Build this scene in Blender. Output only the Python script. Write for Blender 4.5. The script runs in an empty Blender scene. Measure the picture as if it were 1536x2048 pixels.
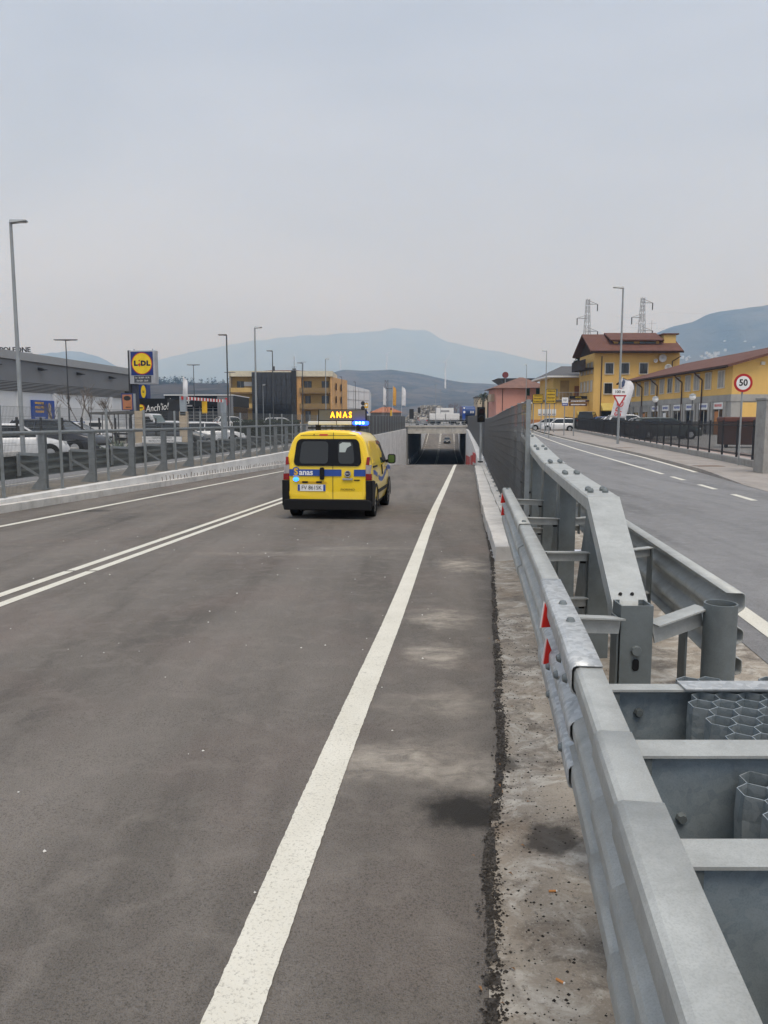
import bpy, math, random, bisect
from mathutils import Vector, Matrix
random.seed(11)
sc = bpy.context.scene
C = sc.collection
rad = math.radians
# ------------------------------------------------------------------ camera
cd = bpy.data.cameras.new('camera'); cam = bpy.data.objects.new('camera', cd); C.objects.link(cam)
cam.location = (0, 0, 1.6); cam.rotation_euler = (rad(90) - math.atan(182/1536), 0, 0)
cd.sensor_fit = 'HORIZONTAL'; cd.sensor_width = 36; cd.lens = 36
cd.clip_start = .05; cd.clip_end = 60000
sc.camera = cam
# ------------------------------------------------------------------ sky
W = bpy.data.worlds.new('World'); sc.world = W; W.use_nodes = True
wt = W.node_tree; wt.nodes.clear()
wo = wt.nodes.new('ShaderNodeOutputWorld'); bg = wt.nodes.new('ShaderNodeBackground')
sky = wt.nodes.new('ShaderNodeTexSky'); sky.sky_type = 'NISHITA'; sky.sun_disc = False
SUN_EL, SUN_AZ = 66, 168          # azimuth clockwise from +Y
sky.sun_elevation = rad(SUN_EL); sky.sun_rotation = rad(SUN_AZ); sky.air_density = 1.2; sky.dust_density = 4
sm = wt.nodes.new('ShaderNodeVectorMath'); sm.operation = 'SCALE'; sm.inputs['Scale'].default_value = .1
wt.links.new(sky.outputs[0], sm.inputs[0])
tc = wt.nodes.new('ShaderNodeTexCoord'); sx = wt.nodes.new('ShaderNodeSeparateXYZ'); wt.links.new(tc.outputs['Generated'], sx.inputs[0])
nz = wt.nodes.new('ShaderNodeTexNoise'); nz.inputs['Scale'].default_value = 1.4; nz.inputs['Detail'].default_value = 3
mp = wt.nodes.new('ShaderNodeMapping'); mp.inputs['Scale'].default_value = (1, 1, 4.5); wt.links.new(tc.outputs['Generated'], mp.inputs[0]); wt.links.new(mp.outputs[0], nz.inputs[0])
ma = wt.nodes.new('ShaderNodeMath'); ma.operation = 'MULTIPLY_ADD'; ma.inputs[1].default_value = .30; wt.links.new(nz.outputs[0], ma.inputs[0]); 
mb_ = wt.nodes.new('ShaderNodeMath'); mb_.operation = 'SUBTRACT'; mb_.inputs[1].default_value = .15; wt.links.new(sx.outputs[2], mb_.inputs[0]); wt.links.new(mb_.outputs[0], ma.inputs[2])
cr = wt.nodes.new('ShaderNodeValToRGB'); e = cr.color_ramp.elements
e[0].position = 0; e[0].color = (.59, .615, .69, 1); e[1].position = .42; e[1].color = (.425, .465, .55, 1)
for p, c in ((.11, (.55, .578, .645, 1)), (.24, (.48, .512, .585, 1))):
    q = e.new(p); q.color = c
wt.links.new(ma.outputs[0], cr.inputs[0])
n2 = wt.nodes.new('ShaderNodeTexNoise'); n2.inputs['Scale'].default_value = 1.9; n2.inputs['Detail'].default_value = 4; n2.inputs['Distortion'].default_value = .6
m2 = wt.nodes.new('ShaderNodeMapping'); m2.inputs['Scale'].default_value = (1, 1, 2.6); wt.links.new(tc.outputs['Generated'], m2.inputs[0]); wt.links.new(m2.outputs[0], n2.inputs[0])
r2 = wt.nodes.new('ShaderNodeMapRange'); r2.inputs['From Min'].default_value = .3; r2.inputs['From Max'].default_value = .7; r2.inputs['To Min'].default_value = .86; r2.inputs['To Max'].default_value = 1.10; wt.links.new(n2.outputs[0], r2.inputs[0])
v2 = wt.nodes.new('ShaderNodeVectorMath'); v2.operation = 'SCALE'; wt.links.new(cr.outputs[0], v2.inputs[0]); wt.links.new(r2.outputs[0], v2.inputs['Scale'])
mx = wt.nodes.new('ShaderNodeMix'); mx.data_type = 'RGBA'; mx.inputs['Factor'].default_value = .93
wt.links.new(sm.outputs[0], mx.inputs['A']); wt.links.new(v2.outputs[0], mx.inputs['B'])
wt.links.new(mx.outputs['Result'], bg.inputs[0]); bg.inputs[1].default_value = .77
wt.links.new(bg.outputs[0], wo.inputs[0])
# ------------------------------------------------------------------ sun through cloud
sl = bpy.data.lights.new('sun', 'SUN'); sl.energy = 1.5; sl.angle = rad(35); sl.color = (1, .96, .9)
so = bpy.data.objects.new('sun', sl); C.objects.link(so)
d = Vector((math.sin(rad(SUN_AZ))*math.cos(rad(SUN_EL)), math.cos(rad(SUN_AZ))*math.cos(rad(SUN_EL)), math.sin(rad(SUN_EL))))
so.rotation_euler = d.to_track_quat('Z', 'Y').to_euler(); so.location = (0, -10, 40)
# ------------------------------------------------------------------ exposure
sc.view_settings.view_transform = 'Standard'; sc.view_settings.look = 'None'; sc.view_settings.exposure = 0.77; sc.view_settings.gamma = 1
sc.view_settings.use_curve_mapping = False
sc.cycles.use_denoising = True
sc.cycles.max_bounces = 6; sc.cycles.diffuse_bounces = 3; sc.cycles.glossy_bounces = 3; sc.cycles.transmission_bounces = 4
sc.cycles.transparent_max_bounces = 12; sc.cycles.volume_bounces = 4
sc.cycles.use_adaptive_sampling = True; sc.cycles.adaptive_threshold = .02
sc.cycles.caustics_reflective = False; sc.cycles.caustics_refractive = False
try: sc.cycles.sample_clamp_indirect = 4
except Exception: pass

# ================================================================== helpers
def spl(pts):
    xs = [p[0] for p in pts]; ys = [p[1] for p in pts]; n = len(xs)
    dd = [(ys[i+1]-ys[i])/(xs[i+1]-xs[i]) for i in range(n-1)]
    m = [dd[0]]+[0 if dd[i-1]*dd[i] <= 0 else 2*dd[i-1]*dd[i]/(dd[i-1]+dd[i]) for i in range(1, n-1)]+[dd[-1]]
    def f(x):
        if x <= xs[0]: return ys[0]+m[0]*(x-xs[0])
        if x >= xs[-1]: return ys[-1]+m[-1]*(x-xs[-1])
        i = bisect.bisect_right(xs, x)-1; h = xs[i+1]-xs[i]; t = (x-xs[i])/h
        return (2*t**3-3*t*t+1)*ys[i]+(t**3-2*t*t+t)*h*m[i]+(-2*t**3+3*t*t)*ys[i+1]+(t**3-t*t)*h*m[i+1]
    return f
# the main road: right edge line (R), its level (ZR), the level of the land beside it (GZ)
R = spl([(-60, -6.9), (1.92, -.42), (3.5, -.258), (6.66, .098), (15.34, .976), (23.46, 1.87), (38.32, 3.49), (70, 6.72), (125, 12.1), (190, 17.4), (230, 20.8), (330, 29)])
ZR = spl([(-60, 0.9), (0, 0), (8, -.13), (14.9, -.27), (25, -.45), (34, -.61), (40, -.75), (46, -1.0), (52, -1.36), (70, -2.75), (95, -4.6), (115, -5.5), (140, -5.85), (165, -5.85), (190, -5.3), (230, -2.0), (260, .2), (285, .9), (330, .9)])
GZ = spl([(-60, 0), (40, 0), (82, .32), (125, .85), (400, .95), (900, 1.0)])
KL = spl([(-60, -8.9), (15, -8.85), (40, -8.6), (125, -8.3), (200, -8.2), (330, -8.2)])     # left kerb face, offset from R
AE = spl([(-20, .66), (1.9, .71), (2.8, .74), (3.74, .82), (6.3, .87), (10.5, .98), (22, 1.06), (44, 1.15), (330, 1.2)])   # right edge of the asphalt
WTL = spl([(-60, .2), (9, .04), (15, -.035), (25, -.035), (40, 0), (70, .1), (125, .35), (190, .6), (330, 1.1)])  # top of left wall
WTR = spl([(-60, .2), (9.5, .05), (28, -.12), (46, -.05), (70, .05), (125, .35), (190, .6), (330, 1.1)])       # top of right wall

class MB:
    def __init__(s): s.v = []; s.f = []; s.m = []
    def add(s, vs, fs, mi=0):
        o = len(s.v); s.v += [tuple(v) for v in vs]; s.f += [tuple(i+o for i in f) for f in fs]; s.m += [mi]*len(fs); return s
    def box(s, x0, x1, y0, y1, z0, z1, mi=0):
        return s.add([(x0, y0, z0), (x1, y0, z0), (x1, y1, z0), (x0, y1, z0), (x0, y0, z1), (x1, y0, z1), (x1, y1, z1), (x0, y1, z1)],
                     [(0, 3, 2, 1), (4, 5, 6, 7), (0, 1, 5, 4), (1, 2, 6, 5), (2, 3, 7, 6), (3, 0, 4, 7)], mi)
    def hexa(s, p, mi=0):
        return s.add(p, [(0, 3, 2, 1), (4, 5, 6, 7), (0, 1, 5, 4), (1, 2, 6, 5), (2, 3, 7, 6), (3, 0, 4, 7)], mi)
    def beam(s, a, b, w, h, mi=0, up=(0, 0, 1)):
        a = Vector(a); b = Vector(b); t = (b-a).normalized(); u = Vector(up)
        if abs(t.dot(u)) > .99: u = Vector((0, 1, 0))
        sd = t.cross(u).normalized()*w/2; uu = sd.cross(t).normalized()*h/2
        return s.hexa([a-sd-uu, a+sd-uu, b+sd-uu, b-sd-uu, a-sd+uu, a+sd+uu, b+sd+uu, b-sd+uu], mi)
    def cyl(s, a, b, r0, r1=None, n=10, mi=0, cap=True):
        r1 = r0 if r1 is None else r1; a = Vector(a); b = Vector(b); t = (b-a).normalized()
        u = Vector((0, 0, 1)) if abs(t.z) < .95 else Vector((1, 0, 0)); p = t.cross(u).normalized(); q = t.cross(p)
        vs = []
        for c, r in ((a, r0), (b, r1)):
            vs += [c+(p*math.cos(2*math.pi*i/n)+q*math.sin(2*math.pi*i/n))*r for i in range(n)]
        fs = [(i, (i+1) % n, n+(i+1) % n, n+i) for i in range(n)]
        if cap: fs += [tuple(range(n-1, -1, -1)), tuple(range(n, 2*n))]
        return s.add(vs, fs, mi)
    def tube(s, path, r, n=6, mi=0):
        for a, b in zip(path, path[1:]): s.cyl(a, b, r, r, n, mi)
        return s
    def ext(s, poly, o, ux, uy, dv, mi=0):
        o = Vector(o); ux = Vector(ux); uy = Vector(uy); dv = Vector(dv); n = len(poly)
        a = [o+ux*p[0]+uy*p[1] for p in poly]; b = [v+dv for v in a]
        return s.add(a+b, [tuple(range(n-1, -1, -1)), tuple(range(n, 2*n))]+[(i, (i+1) % n, n+(i+1) % n, n+i) for i in range(n)], mi)
    def sweep(s, prof, pts, side=None, closed=False, mi=0):
        # prof: (d, z) with d along the side vector; pts: world points of the path
        n = len(prof); vs = []
        for i, p in enumerate(pts):
            p = Vector(p); t = (Vector(pts[min(i+1, len(pts)-1)])-Vector(pts[max(i-1, 0)])); t.z = 0; t.normalize()
            sd = Vector((t.y, -t.x, 0))
            vs += [p+sd*d_+Vector((0, 0, z_)) for d_, z_ in prof]
        fs = []
        for i in range(len(pts)-1):
            for j in range(n if closed else n-1):
                k = (j+1) % n; fs.append((i*n+j, i*n+k, (i+1)*n+k, (i+1)*n+j))
        if closed: fs += [tuple(range(n-1, -1, -1)), tuple(range((len(pts)-1)*n, len(pts)*n))]
        return s.add(vs, fs, mi)
    def sph(s, c, rx, ry=None, rz=None, n=10, k=6, mi=0):
        ry = ry or rx; rz = rz or rx; vs = []
        for i in range(k+1):
            a = math.pi*i/k
            for j in range(n): b = 2*math.pi*j/n; vs.append((c[0]+rx*math.sin(a)*math.cos(b), c[1]+ry*math.sin(a)*math.sin(b), c[2]+rz*math.cos(a)))
        return s.add(vs, [(i*n+j, (i+1)*n+j, (i+1)*n+(j+1) % n, i*n+(j+1) % n) for i in range(k) for j in range(n)], mi)
    def build(s, name, m, parent=None, world=False, smooth=None, bevel=0, solid=0, kind=None):
        me = bpy.data.meshes.new(name); me.from_pydata(s.v, [], s.f); 
        ms = m if isinstance(m, (list, tuple)) else [m]
        for q in ms: me.materials.append(q)
        if len(ms) > 1: me.polygons.foreach_set('material_index', s.m)
        me.update(); me.validate()
        if smooth is not None:
            me.shade_smooth() if hasattr(me, 'shade_smooth') else None
            try: me.set_sharp_from_angle(angle=rad(smooth))
            except Exception: pass
        o = link(name, me, parent, world)
        if solid: q = o.modifiers.new('s', 'SOLIDIFY'); q.thickness = solid; q.offset = 0
        if bevel: q = o.modifiers.new('b', 'BEVEL'); q.width = bevel; q.segments = 2; q.limit_method = 'ANGLE'; q.angle_limit = rad(40)
        if kind: o['kind'] = kind
        return o
def link(name, me, parent=None, world=False):
    o = bpy.data.objects.new(name, me); C.objects.link(o)
    if parent is not None:
        o.parent = parent
        if world: o.location = -Vector(parent.location)
    return o
def tag(o, label, cat, group=None):
    o['label'] = label; o['category'] = cat
    if group: o['group'] = group
    return o
def thing(name, label, cat, loc=(0, 0, 0), rz=0, group=None):
    o = bpy.data.objects.new(name, None); C.objects.link(o); o.empty_display_size = .2
    o.location = loc; o.rotation_euler = (0, 0, rz); return tag(o, label, cat, group)
def struct(o): o['kind'] = 'structure'; return o
def dup(root, loc, rz, label, group=None):
    def cp(o, par):
        c = o.copy(); C.objects.link(c); c.parent = par
        for ch in kids.get(o.name, []): cp(ch, c)
        return c
    kids = {}
    for o in C.objects:
        if o.parent: kids.setdefault(o.parent.name, []).append(o)
    r = cp(root, None); r.location = loc; r.rotation_euler = (0, 0, rz); r['label'] = label
    if group: r['group'] = group
    return r
def part_at(name, me, parent, loc, rz=0, world=True):
    o = link(name, me, parent); o.location = (Vector(loc)-Vector(parent.location)) if world else loc; o.rotation_euler = (0, 0, rz); return o
def text(name, body, size, m, parent, loc, rot, depth=.01, align='CENTER', shear=0, bold=0, sx=1):
    cu = bpy.data.curves.new(name, 'FONT'); cu.body = body; cu.size = size; cu.extrude = depth/2; cu.align_x = align; cu.align_y = 'CENTER'; cu.shear = shear; cu.offset = bold; cu.resolution_u = 3
    t = bpy.data.objects.new(name+'_tmp', cu); C.objects.link(t); bpy.context.view_layer.update()
    me = bpy.data.meshes.new_from_object(t.evaluated_get(bpy.context.evaluated_depsgraph_get())); C.objects.unlink(t); bpy.data.objects.remove(t)
    me.materials.clear(); me.materials.append(m)
    o = link(name, me, parent); o.location = loc; o.rotation_euler = rot; o.scale = (sx, 1, 1); return o
FRONT = (rad(90), 0, 0)
def rrect(w, h, r, n=4):
    p = []
    for cx, cy, a in ((w/2-r, h/2-r, 0), (-w/2+r, h/2-r, 90), (-w/2+r, -h/2+r, 180), (w/2-r, -h/2+r, 270)):
        for i in range(n+1): t = rad(a+90*i/n); p.append((cx+r*math.cos(t), cy+r*math.sin(t)))
    return p
def circ(r, n=32, ry=None): return [(r*math.cos(2*math.pi*i/n), (ry or r)*math.sin(2*math.pi*i/n)) for i in range(n)]
def yr(a, b, st):
    n = max(1, int(round((b-a)/st))); return [a+(b-a)*i/n for i in range(n+1)]

# ================================================================== materials
def nmat(name):
    m = bpy.data.materials.new(name); m.use_nodes = True; nt = m.node_tree; return m, nt, nt.nodes['Principled BSDF']
def nd(nt, t, **kw):
    n = nt.nodes.new(t)
    for k, v in kw.items():
        k2 = k.replace('_', ' ')
        if k2 in n.inputs: n.inputs[k2].default_value = v
        else: setattr(n, k, v)
    return n
def mixc(nt, fac, a, b, mode='MIX'):
    n = nt.nodes.new('ShaderNodeMix'); n.data_type = 'RGBA'; n.blend_type = mode
    for k, v in (('Factor', fac), ('A', a), ('B', b)):
        if hasattr(v, 'is_linked') or isinstance(v, bpy.types.NodeSocket): nt.links.new(v, n.inputs[k])
        else: n.inputs[k].default_value = v if k == 'Factor' else (*v[:3], 1)
    return n.outputs['Result']
def ramp(nt, s, a, b):
    n = nt.nodes.new('ShaderNodeMapRange'); n.inputs['From Min'].default_value = a; n.inputs['From Max'].default_value = b; nt.links.new(s, n.inputs['Value']); return n.outputs[0]
def noise(nt, vec, scale, det=4, rough=.55, dist=0):
    n = nd(nt, 'ShaderNodeTexNoise', Scale=scale, Detail=det, Roughness=rough, Distortion=dist); nt.links.new(vec, n.inputs['Vector']); return n.outputs['Fac']
def pos(nt): return nt.nodes.new('ShaderNodeNewGeometry').outputs['Position']
def mathn(nt, op, a, b=None, c=None):
    n = nt.nodes.new('ShaderNodeMath'); n.operation = op
    for i, v in enumerate((a, b, c)):
        if v is None: continue
        if isinstance(v, (int, float)): n.inputs[i].default_value = v
        else: nt.links.new(v, n.inputs[i])
    return n.outputs[0]
def mapv(nt, vec, scale=(1, 1, 1)):
    n = nd(nt, 'ShaderNodeMapping'); n.inputs['Scale'].default_value = scale; nt.links.new(vec, n.inputs[0]); return n.outputs[0]
def bump(nt, b, h, st=.3, dist=.01):
    n = nd(nt, 'ShaderNodeBump', Strength=st, Distance=dist); nt.links.new(h, n.inputs['Height']); nt.links.new(n.outputs[0], b.inputs['Normal'])
MC = {}
def mat(name, c, r=.6, met=0, var=.12, s=2.0, bmp=0, bs=60, dirt=0, dc=(.12, .1, .08), streak=0):
    if name in MC: return MC[name]
    m, nt, b = nmat(name); p = pos(nt)
    f = ramp(nt, noise(nt, p, s, 5, .6), .3, .7)
    o = mixc(nt, f, [x*(1-var) for x in c], [min(1, x*(1+var)) for x in c])
    if dirt:
        g = ramp(nt, noise(nt, p, s*.6, 6, .65, .4), .48, .75); o = mixc(nt, mathn(nt, 'MULTIPLY', g, dirt), o, dc)
    if streak:
        g = ramp(nt, noise(nt, mapv(nt, p, (3, 3, .25)), 1.5, 5, .6), .45, .8); o = mixc(nt, mathn(nt, 'MULTIPLY', g, streak), o, dc)
    nt.links.new(o, b.inputs['Base Color'])
    b.inputs['Roughness'].default_value = r; b.inputs['Metallic'].default_value = met
    if bmp: bump(nt, b, noise(nt, p, bs, 3), bmp, .01)
    b.inputs['Specular IOR Level'].default_value = .5 if max(c) > .05 else .25
    MC[name] = m; return m
def emis(name, c, st):
    m, nt, b = nmat(name); b.inputs['Base Color'].default_value = (*c, 1); b.inputs['Emission Color'].default_value = (*c, 1); b.inputs['Emission Strength'].default_value = st; MC[name] = m; return m
def paint(name, c, r=.3, coat=.5):
    if name in MC: return MC[name]
    m, nt, b = nmat(name); p = pos(nt)
    o = mixc(nt, ramp(nt, noise(nt, p, 5, 5, .6), .4, .75), c, [x*.9+.012 for x in c]); nt.links.new(o, b.inputs['Base Color'])
    b.inputs['Roughness'].default_value = r; b.inputs['Coat Weight'].default_value = coat; b.inputs['Coat Roughness'].default_value = .08; MC[name] = m; return m
def glassy(name, c=(.02, .025, .03), r=.08):
    if name in MC: return MC[name]
    m, nt, b = nmat(name); b.inputs['Base Color'].default_value = (*c, 1); b.inputs['Roughness'].default_value = r; b.inputs['Specular IOR Level'].default_value = .6; MC[name] = m; return m

def blobs(nt, p, spots, dist=.25, nsc=3.5, lo_=1.15, hi_=.6):
    """mask of stains: (x, y, rx, ry) in metres, edges broken by noise"""
    x = nd(nt, 'ShaderNodeSeparateXYZ'); nt.links.new(p, x.inputs[0]); nn = noise(nt, p, nsc, 5, .65); out = None
    for (cx, cy, rx, ry, am) in spots:
        a = mathn(nt, 'MULTIPLY', mathn(nt, 'SUBTRACT', x.outputs[0], cx), 1/rx); bb = mathn(nt, 'MULTIPLY', mathn(nt, 'SUBTRACT', x.outputs[1], cy), 1/ry)
        dd = mathn(nt, 'SQRT', mathn(nt, 'ADD', mathn(nt, 'MULTIPLY', a, a), mathn(nt, 'MULTIPLY', bb, bb)))
        dd = mathn(nt, 'ADD', dd, mathn(nt, 'MULTIPLY', mathn(nt, 'SUBTRACT', nn, .5), dist*5))
        q = nt.nodes.new('ShaderNodeMapRange'); q.interpolation_type = 'SMOOTHSTEP'; nt.links.new(dd, q.inputs['Value']); q.inputs['From Min'].default_value = lo_; q.inputs['From Max'].default_value = hi_; q.inputs['To Max'].default_value = am
        out = q.outputs[0] if out is None else mathn(nt, 'MAXIMUM', out, q.outputs[0])
    return out
def asphalt(name, lo, hi, stains_dark=(), stains_pale=(), lane=True, warm=.5):
    m, nt, b = nmat(name); p = pos(nt)
    big = ramp(nt, noise(nt, p, .35, 4, .6), .3, .7)
    o = mixc(nt, big, lo, hi)
    al = ramp(nt, noise(nt, mapv(nt, p, (1.6, .09, 1)), .9, 5, .6), .35, .75)      # wheel tracks run along the road
    o = mixc(nt, mathn(nt, 'MULTIPLY', al, .55), o, [x*1.36 for x in hi]); al2 = ramp(nt, noise(nt, mapv(nt, p, (1.1, .13, 1)), 1.7, 4, .6, .3), .52, .75); o = mixc(nt, mathn(nt, 'MULTIPLY', al2, .6), o, [x*.66 for x in lo])
    xs = nd(nt, 'ShaderNodeSeparateXYZ'); nt.links.new(p, xs.inputs[0]); dd = mathn(nt, 'ADD', mathn(nt, 'MULTIPLY_ADD', xs.outputs[1], -.107, .62), xs.outputs[0])
    if lane:
        for oc in (-1.12, -2.78, -5.0, -6.6):
            g = mathn(nt, 'MULTIPLY', mathn(nt, 'ADD', dd, -oc), 1/.34); g = mathn(nt, 'POWER', 2.718, mathn(nt, 'MULTIPLY', mathn(nt, 'MULTIPLY', g, g), -1)); g = mathn(nt, 'MULTIPLY', g, ramp(nt, noise(nt, mapv(nt, p, (2, .2, 1)), 1.2, 5, .6), .25, .7)); o = mixc(nt, mathn(nt, 'MULTIPLY', g, .5), o, [x*1.32 for x in hi])
    red = ramp(nt, noise(nt, p, .55, 3, .6, .6), .5, .72); o = mixc(nt, mathn(nt, 'MULTIPLY', red, warm), o, (hi[0]*1.08, hi[1]*.93, hi[2]*.92))
    g1 = noise(nt, p, 115, 4, .75); g2 = nd(nt, 'ShaderNodeTexVoronoi', Scale=150); nt.links.new(p, g2.inputs['Vector'])
    o = mixc(nt, mathn(nt, 'MULTIPLY', ramp(nt, g1, .5, .66), .75), o, [x*.38 for x in lo])
    o = mixc(nt, mathn(nt, 'MULTIPLY', ramp(nt, noise(nt, p, 38, 3, .7), .52, .72), .15), o, [x*.5 for x in lo])
    o = mixc(nt, mathn(nt, 'MULTIPLY', ramp(nt, noise(nt, p, 5, 6, .7, .5), .48, .72), .5), o, [x*1.3 for x in hi])
    chip = ramp(nt, g2.outputs['Distance'], .16, .08); rnd = nd(nt, 'ShaderNodeSeparateXYZ'); nt.links.new(g2.outputs['Color'], rnd.inputs[0])
    o = mixc(nt, mathn(nt, 'MULTIPLY', chip, mathn(nt, 'MULTIPLY', ramp(nt, rnd.outputs[0], .55, 1), .5)), o, (.36, .34, .32))
    if stains_pale: o = mixc(nt, mathn(nt, 'MULTIPLY', mathn(nt, 'MULTIPLY', blobs(nt, p, stains_pale, .5, 3.2, 1.5, .1), ramp(nt, noise(nt, mapv(nt, p, (1, 1.6, 1)), 5, 8, .72, .5), .32, .62)), 1.0), o, (.42, .38, .325))
    if stains_dark: o = mixc(nt, blobs(nt, p, stains_dark, .3, 7, 1.25, .45), o, (.022, .02, .018))
    nt.links.new(o, b.inputs['Base Color']); b.inputs['Roughness'].default_value = .82; b.inputs['Specular IOR Level'].default_value = .35
    h = mathn(nt, 'ADD', mathn(nt, 'MULTIPLY', g1, -.6), g2.outputs['Distance']); bump(nt, b, h, .6, .008); return m
def concrete(name, c, dirt=.5, s=1.0, spots=(), dc=(.11, .095, .08)):
    m, nt, b = nmat(name); p = pos(nt)
    o = mixc(nt, ramp(nt, noise(nt, p, s*1.4, 6, .65), .3, .7), [x*.8 for x in c], [x*1.14 for x in c])
    o = mixc(nt, mathn(nt, 'MULTIPLY', ramp(nt, noise(nt, p, s*3.2, 6, .7, .5), .5, .72), dirt), o, dc)
    o = mixc(nt, mathn(nt, 'MULTIPLY', ramp(nt, noise(nt, mapv(nt, p, (2.2, 2.2, .2)), s*2, 5, .6), .5, .8), dirt*.5), o, dc)
    o = mixc(nt, mathn(nt, 'MULTIPLY', ramp(nt, noise(nt, p, 150, 2, .6), .55, .72), .35), o, [x*.5 for x in c])
    if spots: o = mixc(nt, blobs(nt, p, spots, .32, 7), o, (.04, .034, .03))
    nt.links.new(o, b.inputs['Base Color']); b.inputs['Roughness'].default_value = .88; bump(nt, b, noise(nt, p, 45, 5, .65), .3, .01); return m
def median_concrete(name, spots):
    m, nt, b = nmat(name); p = pos(nt)
    o = mixc(nt, ramp(nt, noise(nt, p, 1.3, 5, .65), .3, .7), (.25, .215, .175), (.38, .335, .275))
    o = mixc(nt, mathn(nt, 'MULTIPLY', ramp(nt, noise(nt, p, 4.5, 6, .7, .8), .48, .62), .85), o, (.55, .52, .465))
    o = mixc(nt, mathn(nt, 'MULTIPLY', ramp(nt, noise(nt, mapv(nt, p, (1, 1.3, 1)), 3.1, 6, .7, .6), .5, .64), .85), o, (.12, .102, .085))
    o = mixc(nt, mathn(nt, 'MULTIPLY', ramp(nt, noise(nt, p, 1.9, 4, .6), .52, .7), .6), o, (.21, .15, .10))
    o = mixc(nt, mathn(nt, 'MULTIPLY', ramp(nt, noise(nt, p, 60, 3, .7), .56, .7), .6), o, (.09, .08, .07))
    o = mixc(nt, mathn(nt, 'MULTIPLY', ramp(nt, noise(nt, p, 130, 2, .7), .55, .7), .4), o, (.5, .48, .44))
    o = mixc(nt, blobs(nt, p, spots, .34, 7), o, (.045, .038, .032))
    nt.links.new(o, b.inputs['Base Color']); b.inputs['Roughness'].default_value = .9; bump(nt, b, noise(nt, p, 50, 5, .7), .45, .01); return m
def galv(name, c, r=.5, met=.45, spangle=0, dirt=.25):
    m, nt, b = nmat(name); p = pos(nt)
    o = mixc(nt, ramp(nt, noise(nt, p, 6, 6, .65), .3, .7), [x*.80 for x in c], [min(1, x*1.12) for x in c])
    o = mixc(nt, mathn(nt, 'MULTIPLY', ramp(nt, noise(nt, p, 17, 5, .7, .6), .5, .7), .3), o, [min(1, x*1.3) for x in c])
    o = mixc(nt, mathn(nt, 'MULTIPLY', ramp(nt, noise(nt, p, 240, 2, .6), .45, .68), .4), o, [x*.62 for x in c])
    o = mixc(nt, mathn(nt, 'MULTIPLY', ramp(nt, noise(nt, mapv(nt, p, (1, 1, .35)), 11, 5, .6, .3), .55, .8), dirt), o, (.16, .16, .155))
    if spangle:
        v = nd(nt, 'ShaderNodeTexVoronoi', Scale=45); nt.links.new(p, v.inputs['Vector']); sv = nd(nt, 'ShaderNodeSeparateXYZ'); nt.links.new(v.outputs['Color'], sv.inputs[0])
        o = mixc(nt, mathn(nt, 'MULTIPLY', sv.outputs[0], spangle), o, (.78, .8, .8))
    nt.links.new(o, b.inputs['Base Color']); b.inputs['Metallic'].default_value = met
    rr = mathn(nt, 'MULTIPLY_ADD', noise(nt, p, 20, 4), .3, r-.15); nt.links.new(rr, b.inputs['Roughness']); return m
ASPH = asphalt('asphalt_main', (.097, .088, .078), (.180, .163, .146),
    [(.33, 3.1, .2, .19, .97), (.5, 3.02, .12, .2, .85), (-6.25, 16.2, .55, .3, .6)],
    [(.12, 3.6, .36, .24, .9), (.4, 3.5, .25, .2, .8), (.5, 6.55, .28, .42, .9), (.39, 5.42, .22, .28, .9), (.96, 9.3, .3, .5, .9), (.3, 4.4, .3, .2, .5), (-1.3, 10.2, 1.3, .2, .3), (-.3, 10.7, .8, .15, .3)])
ASPH2 = asphalt('asphalt_side', (.165, .165, .168), (.24, .24, .244), lane=False, warm=.1)
CONC_MED = median_concrete('concrete_median', [(.66, 2.86, .13, .12, .85), (.78, 2.8, .12, .07, .6), (.56, 3.55, .09, .1, .7)])
CONC_K = concrete('concrete_kerb', (.62, .60, .565), .35)
CONC_W = concrete('concrete_wall', (.72, .71, .69), .2, .5)
CONC_P = concrete('concrete_pillar', (.36, .35, .33), .4)
PAVE = concrete('pavement', (.33, .30, .275), .25, .7)
PAVE2 = concrete('paving_pink', (.42, .34, .31), .2, .7)
GROUND = concrete('ground', (.20, .185, .165), .4, .05)
DIRT = concrete('dirt_strip', (.24, .215, .18), .6, 2)
GAL = galv('galvanised', (.45, .465, .45), .55, .25); GALD = galv('galvanised_dark', (.185, .21, .215), .5, .35); GALS = galv('galvanised_new', (.40, .42, .43), .45, .35, .45, .05)
GALB = galv('galvanised_blue', (.31, .375, .415), .5, .35, .12, .4); GALF = galv('fence_steel', (.105, .108, .113), .65, .1)
GALM = galv('mesh_steel', (.15, .16, .165), .6, .2); GALP = galv('post_steel', (.28, .305, .315), .55, .3)
def linepaint():
    m, nt, b = nmat('road_paint'); p = pos(nt)
    o = mixc(nt, ramp(nt, noise(nt, p, 2.5, 5, .6), .3, .7), (.62, .60, .52), (.72, .70, .62))
    o = mixc(nt, mathn(nt, 'MULTIPLY', ramp(nt, noise(nt, p, 95, 3, .7), .54, .68), .6), o, (.25, .235, .2))
    o = mixc(nt, mathn(nt, 'MULTIPLY', ramp(nt, noise(nt, p, 22, 5, .7), .6, .75), .55), o, (.17, .16, .15))
    nt.links.new(o, b.inputs['Base Color']); b.inputs['Roughness'].default_value = .75; bump(nt, b, noise(nt, p, 95, 2, .7), .4, .005); return m
LINE = linepaint()
BLACK = mat('black_plastic', (.007, .007, .008), .6); DARK = mat('dark_grey', (.032, .033, .035), .6); WHITE = mat('white_paint', (.78, .78, .77), .45, var=.05)
REDREF = mat('red_reflector', (.62, .02, .012), .35, var=.08); RED = mat('red_paint', (.5, .025, .02), .5); BLUE = mat('blue_paint', (.02, .07, .32), .45)
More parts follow.
